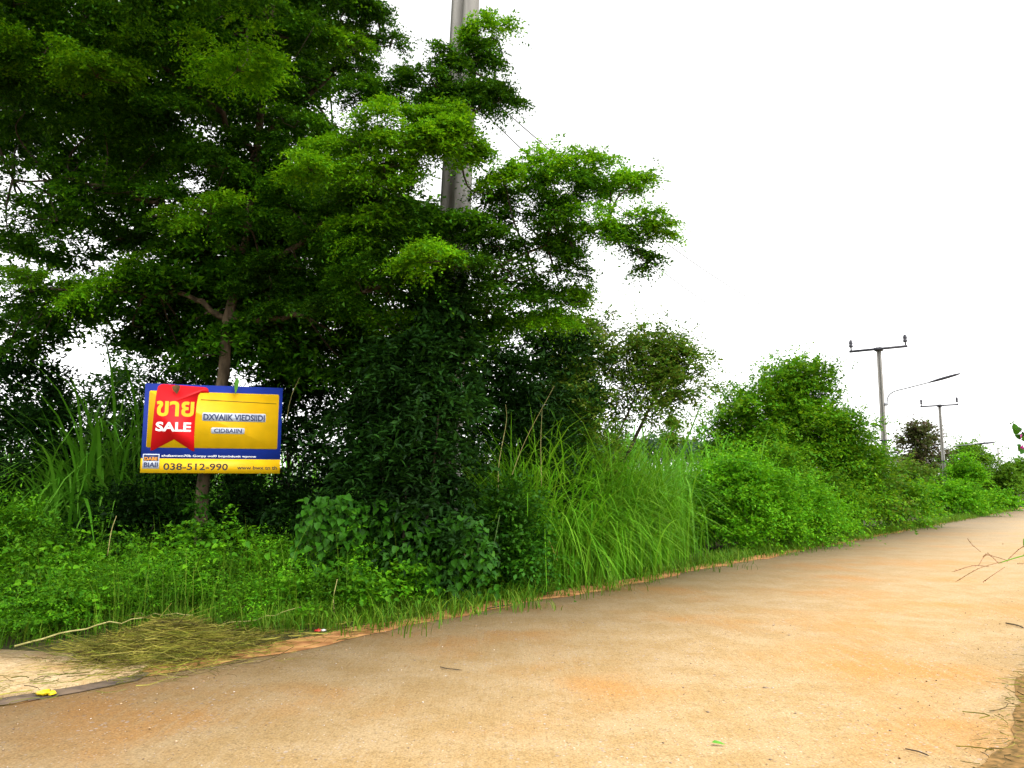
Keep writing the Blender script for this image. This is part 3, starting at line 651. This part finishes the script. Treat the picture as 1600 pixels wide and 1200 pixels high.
grass_patch('seeding_stems', pts_px(260, -120, 900, 9.2, 12.5, lambda p: SN(p)[1] > 7.9), 5, .95, .4, .007, M_verge, 5, .2, .35)
grass_patch('dead_blades', pts_px(30, 790, 1090, 13.3, 17, lambda p: SN(p)[1] > 7.7), 6, 1.3, 1.1, .022, M_straw, 6, .3, 1.1)
shrub('bush', 'low tangled bush with pale leaves at the left foot of the tall grass', 'bush', 795, 745, 130, 12.7, M_vine, (.085, .05), 900, 8, 'q', .35, .9, .0, 34, None, 5, 2.0)
shrub('bush', 'small dark bush swallowed by the left half of the tall grass', 'bush', 870, 720, 110, 14.6, M_under, (.09, .05), 800, 8, 'q', .35, .9, .0, 30, None, 5, 2.0)
# ---- weeds on the left verge -----------------------------------------------
mb = MB()
def weeds(mb, centres, r, h, nsp, k, L, Wd, Ls, kind='q', droop=.25):
    for c in centres:
        hh = h * rng.uniform(.6, 1.25)
        pad(mb, c + np.array([0, 0, hh * .45]), [r, r, hh * .55], nsp, k, Ls, L, Wd, kind, .8, 4, droop)
left = [p for p in pts_px(900, -120, 640, 8.6, 13.2, lambda p: behind(p, .3))][:330]
for p in left:
    back = np.clip((p[1] - 8.8) / 3, 0, 1)
    weeds(mb, [p], .34, (.28 + .42 * back) * rng.uniform(.7, 1.5), 30, 13, .05, .028, .36, 't')
tag(link('ferny_weeds', mb.mesh('ferny_weeds'), M_weed), kind='stuff')
mb = MB()
left = [p for p in pts_px(150, -120, 560, 8.9, 12.6, lambda p: behind(p, .5))]
for p in left:
    back = np.clip((p[1] - 8.8) / 3, 0, 1)
    weeds(mb, [p], .3, (.36 + .45 * back) * rng.uniform(.6, 1.5), 12, 6, .085, .062, .3, 'h')
mid = [p for p in pts_px(60, 560, 900, 10.2, 13.5, lambda p: 7.7 < SN(p)[1] < 9.5)]
weeds(mb, mid, .3, .5, 16, 6, .08, .055, .3, 'h')
tag(link('broadleaf_weeds', mb.mesh('broadleaf_weeds'), M_weed), kind='stuff')
shrub('bush', 'leaning green bush at the far left edge in front of the dark thicket', 'bush', 0, 770, 170, 11.2, M_weed, (.075, .03), 1100, 11, 'q', .4, .9, .0, 30, None, 5, 2.4)

# ---- broad leaved vine: leaves one can pick out are objects of their own -------
def vine(px, ytop, wpx, d, label, n_obj, n_stuff, L=.13):
    tp = W(px, ytop, d); base = np.array([tp[0], d, 0.]); w = wpx / F * d; H = tp[2]
    root = thing('broad_leaved_vine', label, 'vine', base)
    sm = MB()
    for j in range(7):
        a = rng.uniform(-w / 2, w / 2)
        tube(sm, spline([[a * .4, .1, -.05], [a * .8, .0, H * .5], [a, rng.uniform(-.1, .2), H * rng.uniform(.7, .98)]], 4), .007, 5)
    link('stem', sm.mesh('stem'), M_vstem, root)
    v, f = leaf_geo(np.zeros((1, 3)), np.array([[0, 1., 0]]), np.array([[0, 0, 1.]]), 1.0, .85, 'h')
    lm = mesh_np('leaf', v, f); lm.materials.append(M_vine)
    for i in range(n_obj):
        t = rng.random() ** .8
        x = rng.uniform(-.5, .5) * w * (1 - .45 * t ** 2); z = .08 + t * (H - .12)
        y = -.38 * math.sqrt(max(0, 1 - (2 * x / w) ** 2)) * (1 - .4 * t) + rng.normal(0, .06) - .05
        o = bpy.data.objects.new('leaf', lm); COL.objects.link(o); o.parent = root
        o.location = (x, y, z)
        o.rotation_euler = (rng.normal(-.75, .35), rng.normal(0, .35), math.pi + rng.normal(0, .8))
        sc = L * rng.uniform(.65, 1.2); o.scale = (sc, sc, sc)
    n = n_stuff; t = rng.random(n); x = rng.uniform(-.5, .5, n) * w * (1 - .4 * t ** 2)
    P = np.stack([x, rng.uniform(-.3, .45, n), .05 + t * (H - .15)], -1)
    D = np.stack([rng.normal(0, .7, n), -np.abs(rng.normal(.7, .4, n)), rng.normal(-.6, .4, n)], -1)
    Nn = np.stack([rng.normal(0, .4, n), -np.ones(n) * .6, np.ones(n)], -1)
    v, f = leaf_geo(P, D, Nn, L * rng.uniform(.5, 1., n), L * .85 * rng.uniform(.5, 1., n), 'h')
    fo = link('foliage', mesh_np('foliage', v, f), M_vine, root); fo['kind'] = 'stuff'
    return root
vine(520, 768, 120, 11.3, 'broad leaved climbing vine standing upright right of the trunk, its left edge bright green', 130, 500)
vine(610, 775, 140, 11.5, 'dark broad leaved vine mass in the middle of the thicket front', 130, 600)
vine(710, 800, 140, 11.6, 'low broad leaved vine by the verge left of the tall grass', 120, 500, .12)

# ---- cut grass heap ------------------------------------------------------------
hc = G(262, 1012)
heap = thing('cut_grass_heap', 'heap of cut grass drying on the edge of the road below the sign', 'grass heap', hc)
mb = MB()
def straws(mb, P, az, Ln, wd, rise=.1):
    n = len(P); o = np.stack([np.cos(az), np.sin(az), rng.normal(0, rise, n)], -1)
    t = np.linspace(-.5, .5, 4)
    side = np.stack([-np.sin(az), np.cos(az), 0 * az], -1)
    bend = rng.normal(0, .5, n)
    c = P[:, None] + o[:, None] * (t[None] * Ln[:, None])[..., None] + side[:, None] * ((t[None] ** 2) * (bend * Ln)[:, None] * 2)[..., None]
    c[..., 2] = np.maximum(c[..., 2], .008)
    up = np.stack([-np.sin(az) * .5, np.cos(az) * .5, np.ones(n) * rng.normal(0, .6, n)], -1)
    ww = (np.broadcast_to(wd, (n,)))[:, None, None] * .5
    V = np.stack([c + up[:, None] * ww, c - up[:, None] * ww], 2).reshape(n, -1, 3)
    q = np.array([[2 * i, 2 * i + 1, 2 * i + 3, 2 * i + 2] for i in range(3)])
    mb.add(V.reshape(-1, 3), (np.arange(n)[:, None, None] * 8 + q[None]).reshape(-1, 4))
n = 9000
u = rng.normal(0, .42, (n, 2)); u[:3000] = rng.normal(0, .5, (3000, 2)) + [.05, 0.05]; rr = np.linalg.norm(u, axis=1)
P = np.stack([u[:, 0] * .95, u[:, 1] * 1.25, .015 + ((.27 + .10 * np.sin(u[:, 0] * 7) * np.cos(u[:, 1] * 6 + 1)) * np.exp(-(rr / .5) ** 2)) * rng.random(n) ** .7], -1)
straws(mb, P, rng.normal(.1, 1.0, n), rng.gamma(2.2, .1, n) + .05, rng.uniform(.002, .006, n), .2)
o = link('straw', mb.mesh('straw'), M_straw, heap); o['kind'] = 'stuff'
for a, bb, c_, r_ in (((22, 1018), (130, 1003), (225, 994), .011), ((185, 970), (240, 978), (300, 990), .009), ((330, 985), (400, 985), (470, 975), .007), ((345, 985), (380, 965), (405, 950), .007)):
    p = [G(*q) - hc for q in (a, bb, c_)]
    for z_, q in zip((.05, .13, .2), p): q[2] = z_
    m2 = MB(); pp = spline(p, 5); pp[1:-1] += rng.normal(0, .012, (len(pp) - 2, 3)); tube(m2, pp, np.linspace(r_, r_ * .5, len(pp)), 6)
    link('stalk', m2.mesh('stalk', True), M_stalk, heap)
mb = MB(); n = 2600                                             # loose clippings spread beside the heap
P = np.array([R(a, c, .012) for a, c in zip(rng.uniform(-7, 9, n), 7.25 + rng.normal(0, .28, n))]); P[:, 2] += rng.random(n) * .04
straws(mb, P, rng.normal(.8, .6, n), rng.uniform(.06, .3, n), rng.uniform(.003, .007, n), .05)
tag(link('clippings', mb.mesh('clippings'), M_straw), kind='stuff')

mb = MB(); n = 2600                                             # dead grass bits on the right verge
P = np.array([R(a, c, .012) for a, c in zip(rng.uniform(-3, 16, n), .75 - np.abs(rng.normal(0, .6, n)) + .12)]); P[:, 2] += rng.random(n) * .02
straws(mb, P, rng.normal(.8, .9, n), rng.uniform(.04, .22, n), rng.uniform(.003, .006, n), .08)
tag(link('dead_grass', mb.mesh('dead_grass'), M_straw), kind='stuff')
# ------------------------------------------------------------------ the sale sign
pL, pR = W(219, 740, 11.85), W(437, 739, 12.42)
zb = (pL[2] + pR[2]) / 2; zt = W(224, 599, 11.85)[2]
SW, SH = float(np.hypot(*(pR - pL)[:2])), float(zt - zb)
ang = math.atan2(pR[1] - pL[1], pR[0] - pL[0])
sign = thing('sale_sign', 'blue and yellow sale sign with a red ribbon fixed to the tree trunk', 'sign', (pL[0], pL[1], zb), None, ang)
def sx(zx): return (zx - 130) / 1330 * SW                      # coordinates read off an enlarged view of the sign
def sz(zy): return SH - (zy - 140) / 838 * SH
LAY = .004
def plate(name, pts, layer, mat, thick=.003):
    pts = [(sx(a), sz(b_)) for a, b_ in pts]; n = len(pts)
    y = -.02 - layer * LAY
    v = np.array([[a, y, c] for a, c in pts] + [[a, y + thick, c] for a, c in pts])
    fr = np.arange(n)[None]
    return link(name, mesh_np(name, v, [fr, np.arange(2 * n - 1, n - 1, -1)[None], np.array([[i, (i + 1) % n, (i + 1) % n + n, i + n][::-1] for i in range(n)])]), mat, sign)
def rrect(x0, y0, x1, y1, r, m=4):
    out = []
    for cx, cy, a0 in ((x1 - r, y0 + r, -90), (x1 - r, y1 - r, 0), (x0 + r, y1 - r, 90), (x0 + r, y0 + r, 180)):
        for i in range(m + 1):
            a = math.radians(a0 + 90 * i / m); out.append((cx + r * math.cos(a), cy + r * math.sin(a)))
    return out
mb = MB(); box(mb, (SW / 2, 0, SH / 2), (SW, .04, SH)); link('panel', mb.mesh('panel'), M_blueP, sign)
mb = MB()
for f_ in (.2, .55, .85): box(mb, (SW * f_, .04, SH * .5), (.05, .038, SH * .96))
link('batten', mb.mesh('batten'), M_twig, sign)
plate('footer_strip', [(130, 843), (1460, 843), (1460, 978), (130, 978)], 1, M_yelP)
plate('yellow_panel', rrect(172, 208, 1425, 742, 16), 1, M_yelP)
rib = [(250, 165), (275, 146), (300, 142), (700, 160), (722, 172), (734, 212), (650, 214), (632, 240), (620, 330), (614, 480), (614, 640), (622, 772), (600, 768), (425, 664), (235, 768), (212, 770), (218, 560), (226, 380), (238, 230)]
plate('ribbon', rib[::-1], 2, M_redP)
plate('rule', [(660, 276), (1400, 296), (1400, 302), (660, 283)], 2, M_olvP)
plate('name_strip', rrect(680, 402, 1300, 482, 14), 2, M_patP)
plate('subtitle_strip', rrect(772, 544, 1096, 602, 12), 2, M_patP)
plate('logo', [(148, 802), (300, 802), (300, 938), (148, 938)], 2, M_patP)
plate('logo_band', [(156, 810), (292, 810), (292, 866), (156, 866)], 3, M_navP)

def lettering(txt, x0, y0, x1, y1, layer, mat, bold=0.0, shear=0.0, name='lettering'):
    cu = bpy.data.curves.new('lettering', 'FONT'); cu.body = txt; cu.offset = bold; cu.resolution_u = 3; cu.shear = shear
    tmp = bpy.data.objects.new('lettering_source', cu); COL.objects.link(tmp)
    me = bpy.data.meshes.new_from_object(tmp.evaluated_get(bpy.context.evaluated_depsgraph_get()))
    bpy.data.objects.remove(tmp); bpy.data.curves.remove(cu)
    n = len(me.vertices); a = np.empty(n * 3, np.float32); me.vertices.foreach_get('co', a); a = a.reshape(-1, 3)
    lo, hi = a.min(0), a.max(0)
    X0, X1, Z0, Z1 = sx(x0), sx(x1), sz(y1), sz(y0)
    out = np.stack([X0 + (a[:, 0] - lo[0]) / (hi[0] - lo[0]) * (X1 - X0), np.full(n, -.02 - layer * LAY), Z0 + (a[:, 1] - lo[1]) / (hi[1] - lo[1]) * (Z1 - Z0)], -1)
    me.vertices.foreach_set('co', out.astype(np.float32).ravel()); me.update()
    me.name = name; me.materials.clear()
    return link(name, me, mat, sign)
lettering('ขาย', 246, 302, 600, 448, 3, M_yelP, .028)
lettering('SALE', 248, 500, 580, 590, 3, M_whiP, .035)
lettering('DXVAIIK VIEDSIIDI', 692, 414, 1290, 474, 3, M_navP, .03)
lettering('CIDBAIIN', 800, 552, 1070, 594, 3, M_navP, .02)
lettering('ahsfasmwn70k Gonpy oof0 bopubdonk wpgow', 318, 806, 1222, 832, 2, M_whiP, .02)
lettering('038-512-990', 340, 886, 950, 950, 2, M_blaP, .016)
lettering('www bwx tn th', 1040, 906, 1430, 940, 2, M_blaP, .015)
lettering('DABE', 164, 832, 284, 862, 4, M_oraP, .03)
lettering('BIAII', 160, 880, 290, 926, 3, M_navP, .03)
# dead leaf caught on the top edge, a green leaf hanging over it
def leaf_thing(name, label, cat, P, D, Nn, L, Wd, mat, group=None):
    v, f = leaf_geo(np.zeros((1, 3)), np.array([D], float), np.array([Nn], float), L, Wd, 'h')
    o = link(name, mesh_np(name, v, f), mat, None, tuple(P)); return tag(o, label, cat, group)
leaf_thing('dead_leaf', 'brown dead leaf caught on the top edge of the sale sign over the red ribbon', 'leaf', W(276, 601, 11.9), (.1, -.2, -1), (0, -1, .2), .14, .13, M_dleaf)
leaf_thing('hanging_leaf', 'narrow green leaf hanging down over the top edge of the sale sign', 'leaf', W(371, 590, 12.1), (-.05, -.1, -1), (.4, -1, .2), .26, .07, M_gleaf)

# ------------------------------------------------------------------ power poles, lamps and wires
def h_pole(mb, base, top, b0, b1, h0, h1, rz):
    """tapered concrete pole of H section"""
    prof = np.array([[-1, -1], [1, -1], [1, -.5], [.45, -.3], [.45, .3], [1, .5], [1, 1], [-1, 1], [-1, .5], [-.45, .3], [-.45, -.3], [-1, -.5]], float)
    c, s_ = math.cos(rz), math.sin(rz); rows = []
    for t in np.linspace(0, 1, 9):
        q = prof * np.array([(b0 * (1 - t) + b1 * t) / 2, (h0 * (1 - t) + h1 * t) / 2])
        q = np.stack([q[:, 0] * c - q[:, 1] * s_, q[:, 0] * s_ + q[:, 1] * c], -1)
        ce = np.asarray(base) * (1 - t) + np.asarray(top) * t
        rows.append(np.concatenate([q + ce[:2], np.full((12, 1), ce[2])], 1))
    V = np.concatenate(rows); i = np.arange(8)[:, None] * 12; j = np.arange(12)[None]; j2 = (j + 1) % 12
    mb.add(V, np.stack([i + j, i + j2, i + 12 + j2, i + 12 + j], -1).reshape(-1, 4), np.arange(96, 108)[None])
def insulator(mb, c, k=1.0):
    z = np.array([0, .08, .09, .14, .15, .2, .21, .27, .3]) * k; r = np.array([.02, .02, .055, .055, .04, .055, .055, .04, .004]) * k
    tube(mb, np.stack([0 * z + c[0], 0 * z + c[1], z + c[2]], -1), r, 8)
wires_at = []
def cross_pole(label, px, ytop, d, arm=2.4, w=.2):
    tp = W(px, ytop, d); root = thing('power_pole', label, 'power pole', (tp[0], tp[1], 0), 'concrete power poles along the road', math.radians(90) - RA)
    H = tp[2]
    mb = MB(); h_pole(mb, (0, 0, -.1), (0, 0, H + .1), w * 1.35, w, w * 1.1, w * .8, 0); link('shaft', mb.mesh('shaft'), M_conc, root)
    mb = MB(); box(mb, (-.16, 0, H), (.08, arm, .10)); link('crossarm', mb.mesh('crossarm'), M_dark, root)
    mb = MB(); box(mb, (-.02, 0, H), (.34, .3, .14)); link('clamp', mb.mesh('clamp'), M_dark, root)
    for y in (-arm / 2 + .08, arm / 2 - .08):
        mb = MB(); insulator(mb, (-.16, y, H + .05), 1.6); link('insulator', mb.mesh('insulator', True), M_dark, root)
        p = R(*[a + b_ for a, b_ in zip(SN(tp), (-.16, y))], H + .32); wires_at.append(p)
    for z_ in (2.9, H * .48):
        mb = MB(); box(mb, (-.05, 0, z_), (w * 1.5, w * 1.6, .06)); link('band', mb.mesh('band'), M_dark, root)
    return root, tp
_, P1 = cross_pole('nearer far power pole with a crossarm, beside the creeper mound, carrying a long street lamp', 1373, 546, 35)
_, P2 = cross_pole('smaller farther power pole with a crossarm beside the dusky violet tree', 1468, 634, 56)
# last pole: a slim lamp pole far away
tp = W(1559, 699, 118); root = thing('lamp_pole', 'tiny far lamp pole with a short arm above the last bushes', 'lamp pole', (tp[0], tp[1], 0))
mb = MB(); tube(mb, [[0, 0, -.1], [0, 0, tp[2]]], [.14, .1], 8); link('shaft', mb.mesh('shaft'), M_conc, root)
mb = MB(); tube(mb, [[0, 0, tp[2] - .1], [.6, -.1, tp[2] + .02], [1.15, -.2, tp[2]]], .035, 6); box(mb, (1.25, -.22, tp[2] - .02), (.45, .2, .1)); link('lamp_arm', mb.mesh('lamp_arm'), M_steel, root)

def street_lamp(label, pole, z0, z1, reach, bend):
    base = np.array([pole[0], pole[1], 0]); root = thing('street_lamp', label, 'street lamp', base, 'street lamps on the far poles')
    o = np.array([-RN[0], -RN[1], 0])                            # out over the road
    a = o * .2 + np.array([0, 0, z0]); mb = MB()
    pts = [a, a + o * .04 + np.array([0, 0, .25 * bend]), a + o * .14 + np.array([0, 0, .42 * bend]), a + o * .36 + np.array([0, 0, .55 * bend])]
    e = o * (reach * .62) + np.array([0, 0, z0 + (z1 - z0) * .75])
    pts += [pts[-1] * (2 / 3) + e / 3, pts[-1] / 3 + e * (2 / 3), e]
    sp_ = spline(pts, 5); tube(mb, sp_, .028, 6); link('lamp_arm', mb.mesh('lamp_arm', True), M_steel, root)
    mb = MB(); t = o * reach + np.array([0, 0, z1]); dv = (t - e)
    z = np.linspace(0, 1, 8); r = np.array([.03, .045, .055, .06, .06, .055, .05, .03])
    tube(mb, e + dv * z[:, None], r, 8); link('lamp_head', mb.mesh('lamp_head', True), M_dark, root)
    mb = MB(); box(mb, o * .14 + np.array([0, 0, z0]), (.16, .16, .12)); link('bracket', mb.mesh('bracket'), M_steel, root)
z_a, z_b = W(1381, 632, 35)[2], W(1498, 584, 33.2)[2]
street_lamp('long armed street lamp rising over the road from the nearer far pole', P1, z_a, z_b, 3.1, 1.0)
street_lamp('street lamp with a nearly level arm on the smaller farther pole', P2, W(1475, 701, 56)[2], W(1546, 691, 54)[2], 3.2, .3)

# near pole in the crown
bp = W(684, 765, 12.4); bp[2] = 0; tq = W(727, 10, 12.4)
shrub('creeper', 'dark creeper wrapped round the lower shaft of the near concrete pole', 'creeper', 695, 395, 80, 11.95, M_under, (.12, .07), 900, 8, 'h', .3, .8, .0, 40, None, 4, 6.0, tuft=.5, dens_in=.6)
npole = thing('power_pole', 'tall near concrete power pole rising out of the big tree crown', 'power pole', bp, 'concrete power poles along the road')
topv = (tq - bp); topv = topv * 1.25
mb = MB(); h_pole(mb, (0, 0, -.1), topv, .44, .33, .38, .29, math.radians(58)); link('shaft', mb.mesh('shaft'), M_conc, npole)
mb = MB(); rackp = W(742, 120, 12.3) - bp
for dz in (-.6, -.2):
    tube(mb, [rackp + [-.1, 0, dz], rackp + [.12, 0, dz]], .014, 6)
tube(mb, [rackp + [-.02, 0, -.75], rackp + [-.02, 0, -.05]], .016, 6); link('insulator_rack', mb.mesh('insulator_rack'), M_steel, npole)
for dz in (-.6, -.2):
    mb = MB(); insulator(mb, rackp + [.13, 0, dz - .08], .7); link('insulator', mb.mesh('insulator', True), M_dark, npole)
def wire(label, a, b_, sag, r=.006):
    a, b_ = np.asarray(a), np.asarray(b_); t = np.linspace(0, 1, 28)[:, None]
    p = a * (1 - t) + b_ * t; p[:, 2] -= (4 * sag * t * (1 - t))[:, 0]
    mb = MB(); tube(mb, p - a, r, 5); o = link('power_line', mb.mesh('power_line', True), M_wire, None, tuple(a)); tag(o, label, 'cable', 'power lines between the poles')
wl_, wr_ = wires_at[1], wires_at[0]; wl2, wr2 = wires_at[3], wires_at[2]
wire('thin upper cable sagging from the near pole down to the nearer far pole', bp + rackp + [.13, 0, -.25], wr_, 1.5, .009)
wire('thin lower cable beneath another, sagging from the near pole to the nearer far pole', bp + rackp + [.13, 0, -.6], wl_, 1.5, .009)
wire('thin cable from the right crossarm tip of the nearer far pole to the farther one', wr_, wr2, .3, .0035)
wire('thin cable from the left crossarm tip of the nearer far pole to the farther one', wl_, wl2, .3, .0035)

# ------------------------------------------------------------------ small house beyond the bushes
hp = W(1404, 716, 95)
house = thing('house', 'small pale roofed house just showing between the mound and the dusky violet tree', 'house', (hp[0], hp[1], 0), None, -.3)
hz = W(1404, 704, 95)[2]
mb = MB(); box(mb, (0, 0, (hz - 1) / 2), (6, 6, hz - 1)); link('wall', mb.mesh('wall'), M_wallw, house)
mb = MB(); V = np.array([[-3.6, -3.6, hz - 1.], [3.6, -3.6, hz - 1.], [3.6, 3.6, hz - 1.], [-3.6, 3.6, hz - 1.], [-3.6, 0, hz + .3], [3.6, 0, hz + .3]])
mb.add(V, [[0, 1, 5, 4], [2, 3, 4, 5], [3, 2, 1, 0]], [[1, 2, 5], [3, 0, 4]]); link('roof', mb.mesh('roof'), M_roofw, house)

# ------------------------------------------------------------------ things lying about
def crumple(name, label, P, size, mats, squash=.5):
    root = thing(name, label, 'litter', P)
    for j, m_ in enumerate(mats):
        ph, th = np.meshgrid(np.linspace(.02, math.pi - .02, 7), np.linspace(0, 2 * np.pi, 10, endpoint=False), indexing='ij')
        r = 1 + rng.normal(0, .22, ph.shape)
        v = np.stack([r * np.sin(ph) * np.cos(th), r * np.sin(ph) * np.sin(th), r * np.cos(ph) * squash], -1).reshape(-1, 3) * size * (1 - .25 * j)
        v[:, 0] += j * size * 1.2; v[:, 2] += size * squash * .9
        i = np.arange(6)[:, None] * 10; q = np.arange(10)[None]; q2 = (q + 1) % 10
        f = np.stack([i + q, i + 10 + q, i + 10 + q2, i + q2], -1).reshape(-1, 4)
        link('wrapper', mesh_np('wrapper', v, f), m_, root)
    return root
p = G(68, 1088); p[2] = .008
crumple('yellow_litter', 'crumpled yellow litter lying in the joint at the left of the road', p, .05, [M_yplas, M_yplas], .4)
p = G(498, 988); p[2] = .01
crumple('wrapper_litter', 'red and white wrapper on the dirt right of the cut grass heap', p, .045, [M_rplas, M_wplas], .3)
p = G(1112, 1165); p[2] = .02
leaf_thing('fallen_leaf', 'single fresh green leaf fallen on the dusty road', 'leaf', p, (1, -.25, .05), (0, -.3, 1), .085, .035, M_gleaf)
def twig(label, a, b_, r=.0045, name='twig', mat=M_twig):
    A, B = G(*a), G(*b_); A[2] = B[2] = .012; m = (A + B) / 2 + rng.normal(0, .02, 3); m[2] = .016
    mb = MB(); tube(mb, spline([A, m, B], 4) - A, [r] * 8 + [r * .4], 5)
    tag(link(name, mb.mesh(name), mat, None, tuple(A)), label, 'twig')
twig('thin brown twig lying on the middle of the dusty road', (688, 1044), (722, 1049))
twig('dark twig lying near the bottom right of the road', (1415, 1173), (1452, 1184))
twig('dry curved twig beside the dirt patch at the left road edge', (760, 952), (800, 946), .008)
twig('dark fallen twig at the right edge of the road', (1572, 975), (1600, 983), .008)
mb = MB(); rocks(mb, np.array([[0, 0, .02]]), np.array([.03]))
o = link('stone', mb.mesh('stone'), M_dleaf, None, tuple(G(1567, 851))); tag(o, 'lone dark stone on the road above the overhanging seed stems', 'stone')
mb = MB(); rocks(mb, np.array([[0, 0, .012]]), np.array([.02]))
o = link('stone', mb.mesh('stone'), M_stone, None, tuple(G(234, 1140))); tag(o, 'pale pebble on the road below the cut grass heap', 'stone')

# bare stalks standing in the thicket
def stalk(label, pts, r=.008, mat=M_stalk):
    P = [W(*q) for q in pts]; mb = MB(); b0 = np.array(P[0]); pp = spline(P, 5) - b0
    tube(mb, pp, np.linspace(r, r * .5, len(pp)), 5)
    tag(link('bare_stalk', mb.mesh('bare_stalk'), mat, None, tuple(b0)), label, 'stalk', 'bare stalks in the roadside growth')
stalk('short pale upright stalk in the weeds right of the cut grass heap', [(523, 962, 10.1), (521, 935, 10.1), (527, 905, 10.2)], .008)
stalk('long pale grass stem leaning right above the tall grass', [(790, 770, 13.2), (820, 690, 13.2), (866, 603, 13.2)], .007)
stalk('thin bending pale stem standing left of the tall grass', [(780, 800, 12.9), (779, 730, 12.9), (791, 660, 13), (790, 632, 13)], .007)
stalk('thin upright stem in front of the tall grass', [(846, 760, 13.2), (845, 690, 13.2), (847, 640, 13.3)], .006)
stalk('slim green stem rising from the weeds left of the trunk', [(168, 868, 11.4), (174, 830, 11.4), (182, 806, 11.5)], .008)
stalk('thin hanging vine stem right of the sale sign', [(447, 658, 12.6), (455, 620, 12.6), (468, 590, 12.7)], .006)

mb = MB()                                                       # scrub on the right hand verge, beyond the frame
for s_ in np.linspace(12, 90, 34):
    h_ = rng.uniform(.5, 1.5)
    pad(mb, R(s_ + rng.normal(0, .6), -3.2 - abs(rng.normal(0, 1.2)), h_ * .5), [1.5, 1.5, h_ * .7], 140, 8, .4, .14, .1, 't', .8, 8)
tag(link('roadside_scrub', mb.mesh('roadside_scrub'), M_mound), kind='stuff')
# bougainvillea reaching in at the right
bb_ = np.array([5.9, 6.9, 0]); bg = thing('bougainvillea', 'bougainvillea with magenta bracts reaching in at the right edge above the road', 'shrub', bb_)
tips = [W(1588, 668, 7.0), W(1592, 684, 7.0), W(1600, 676, 7.0), W(1598, 700, 7.1), W(1650, 640, 7.2), W(1700, 690, 7.2), W(1660, 720, 7.1)]
sm, lf, fl_ = MB(), MB(), MB()
for i, tpt in enumerate(tips):
    p = spline([[0, 0, 0], [.1 + .1 * rng.normal(), .05, 1.2], (np.asarray(tpt) - bb_) * .7 + [0, 0, .3], np.asarray(tpt) - bb_], 5)
    tube(sm, p, np.linspace(.014, .003, len(p)), 5)
    e = np.asarray(tpt) - bb_
    for mbx, n, a_ in ((lf, 3, .07), (fl_, 2, .055)):
        D = unit(rng.normal(size=(n, 3))); v, f = leaf_geo(e + rng.normal(0, .02, (n, 3)), D, rng.normal(size=(n, 3)) + [0, -.6, .5], a_ * rng.uniform(.7, 1.1, n), a_ * .8, 'h'); mbx.add(v, f)
pad(lf, [.5, .1, 1.55], [.42, .5, .45], 70, 7, .3, .07, .05, 'h', .8, 8)
pad(lf, [.55, .1, .8], [.4, .5, .6], 60, 7, .3, .07, .05, 'h', .8, 8)
link('stem', sm.mesh('stem'), M_twig, bg); link('foliage', lf.mesh('foliage'), M_vine, bg)['kind'] = 'stuff'; link('bract', fl_.mesh('bract'), M_magenta, bg)['kind'] = 'stuff'

# seeding grass tuft leaning in at the right
gb = np.array([2.62, 2.75, 0]); gt = thing('seeding_grass', 'arching grass stems with reddish seed heads leaning in over the right of the road', 'grass', gb)
mb = MB(); n = 60
blades(mb, np.stack([rng.normal(0, .06, n), rng.normal(0, .06, n), np.zeros(n)], -1), rng.uniform(-1.2, 1.6, n), rng.uniform(.3, .8, n), rng.uniform(.1, .5, n), .008, 5)
link('blade', mb.mesh('blade'), M_grass, gt)['kind'] = 'stuff'
sm = MB(); sd_ = MB()
p = spline([[0, 0, 0], [-.02, .02, .8], W(1640, 860, 2.75) - gb, W(1600, 868, 2.75) - gb, W(1560, 880, 2.75) - gb], 5); tube(sm, p, np.linspace(.003, .0015, len(p)), 5)
link('stem', sm.mesh('stem'), M_grass, gt)
for pts in ([(1565, 878), (1530, 888), (1495, 908)], [(1545, 885), (1520, 884), (1490, 893)], [(1575, 874), (1590, 860), (1602, 852)], [(1570, 886), (1552, 898), (1538, 908)], [(1560, 880), (1545, 866), (1538, 868)], [(1575, 876), (1555, 870), (1540, 868), (1530, 882)], [(1600, 880), (1590, 881)], [(1532, 862), (1518, 850), (1512, 842)]):
    pp = spline([W(x, y, 2.75 + rng.normal(0, .03)) - gb for x, y in pts], 5); tube(sd_, pp, .0009, 4)
    P_ = np.repeat(pp, 2, 0); D = np.repeat(unit(np.gradient(pp, axis=0)), 2, 0) + rng.normal(0, .25, P_.shape)
    v, f = leaf_geo(P_, D, rng.normal(size=P_.shape), .008, .0022, 'q'); sd_.add(v, f)
link('seed_head', sd_.mesh('seed_head'), M_seed, gt)
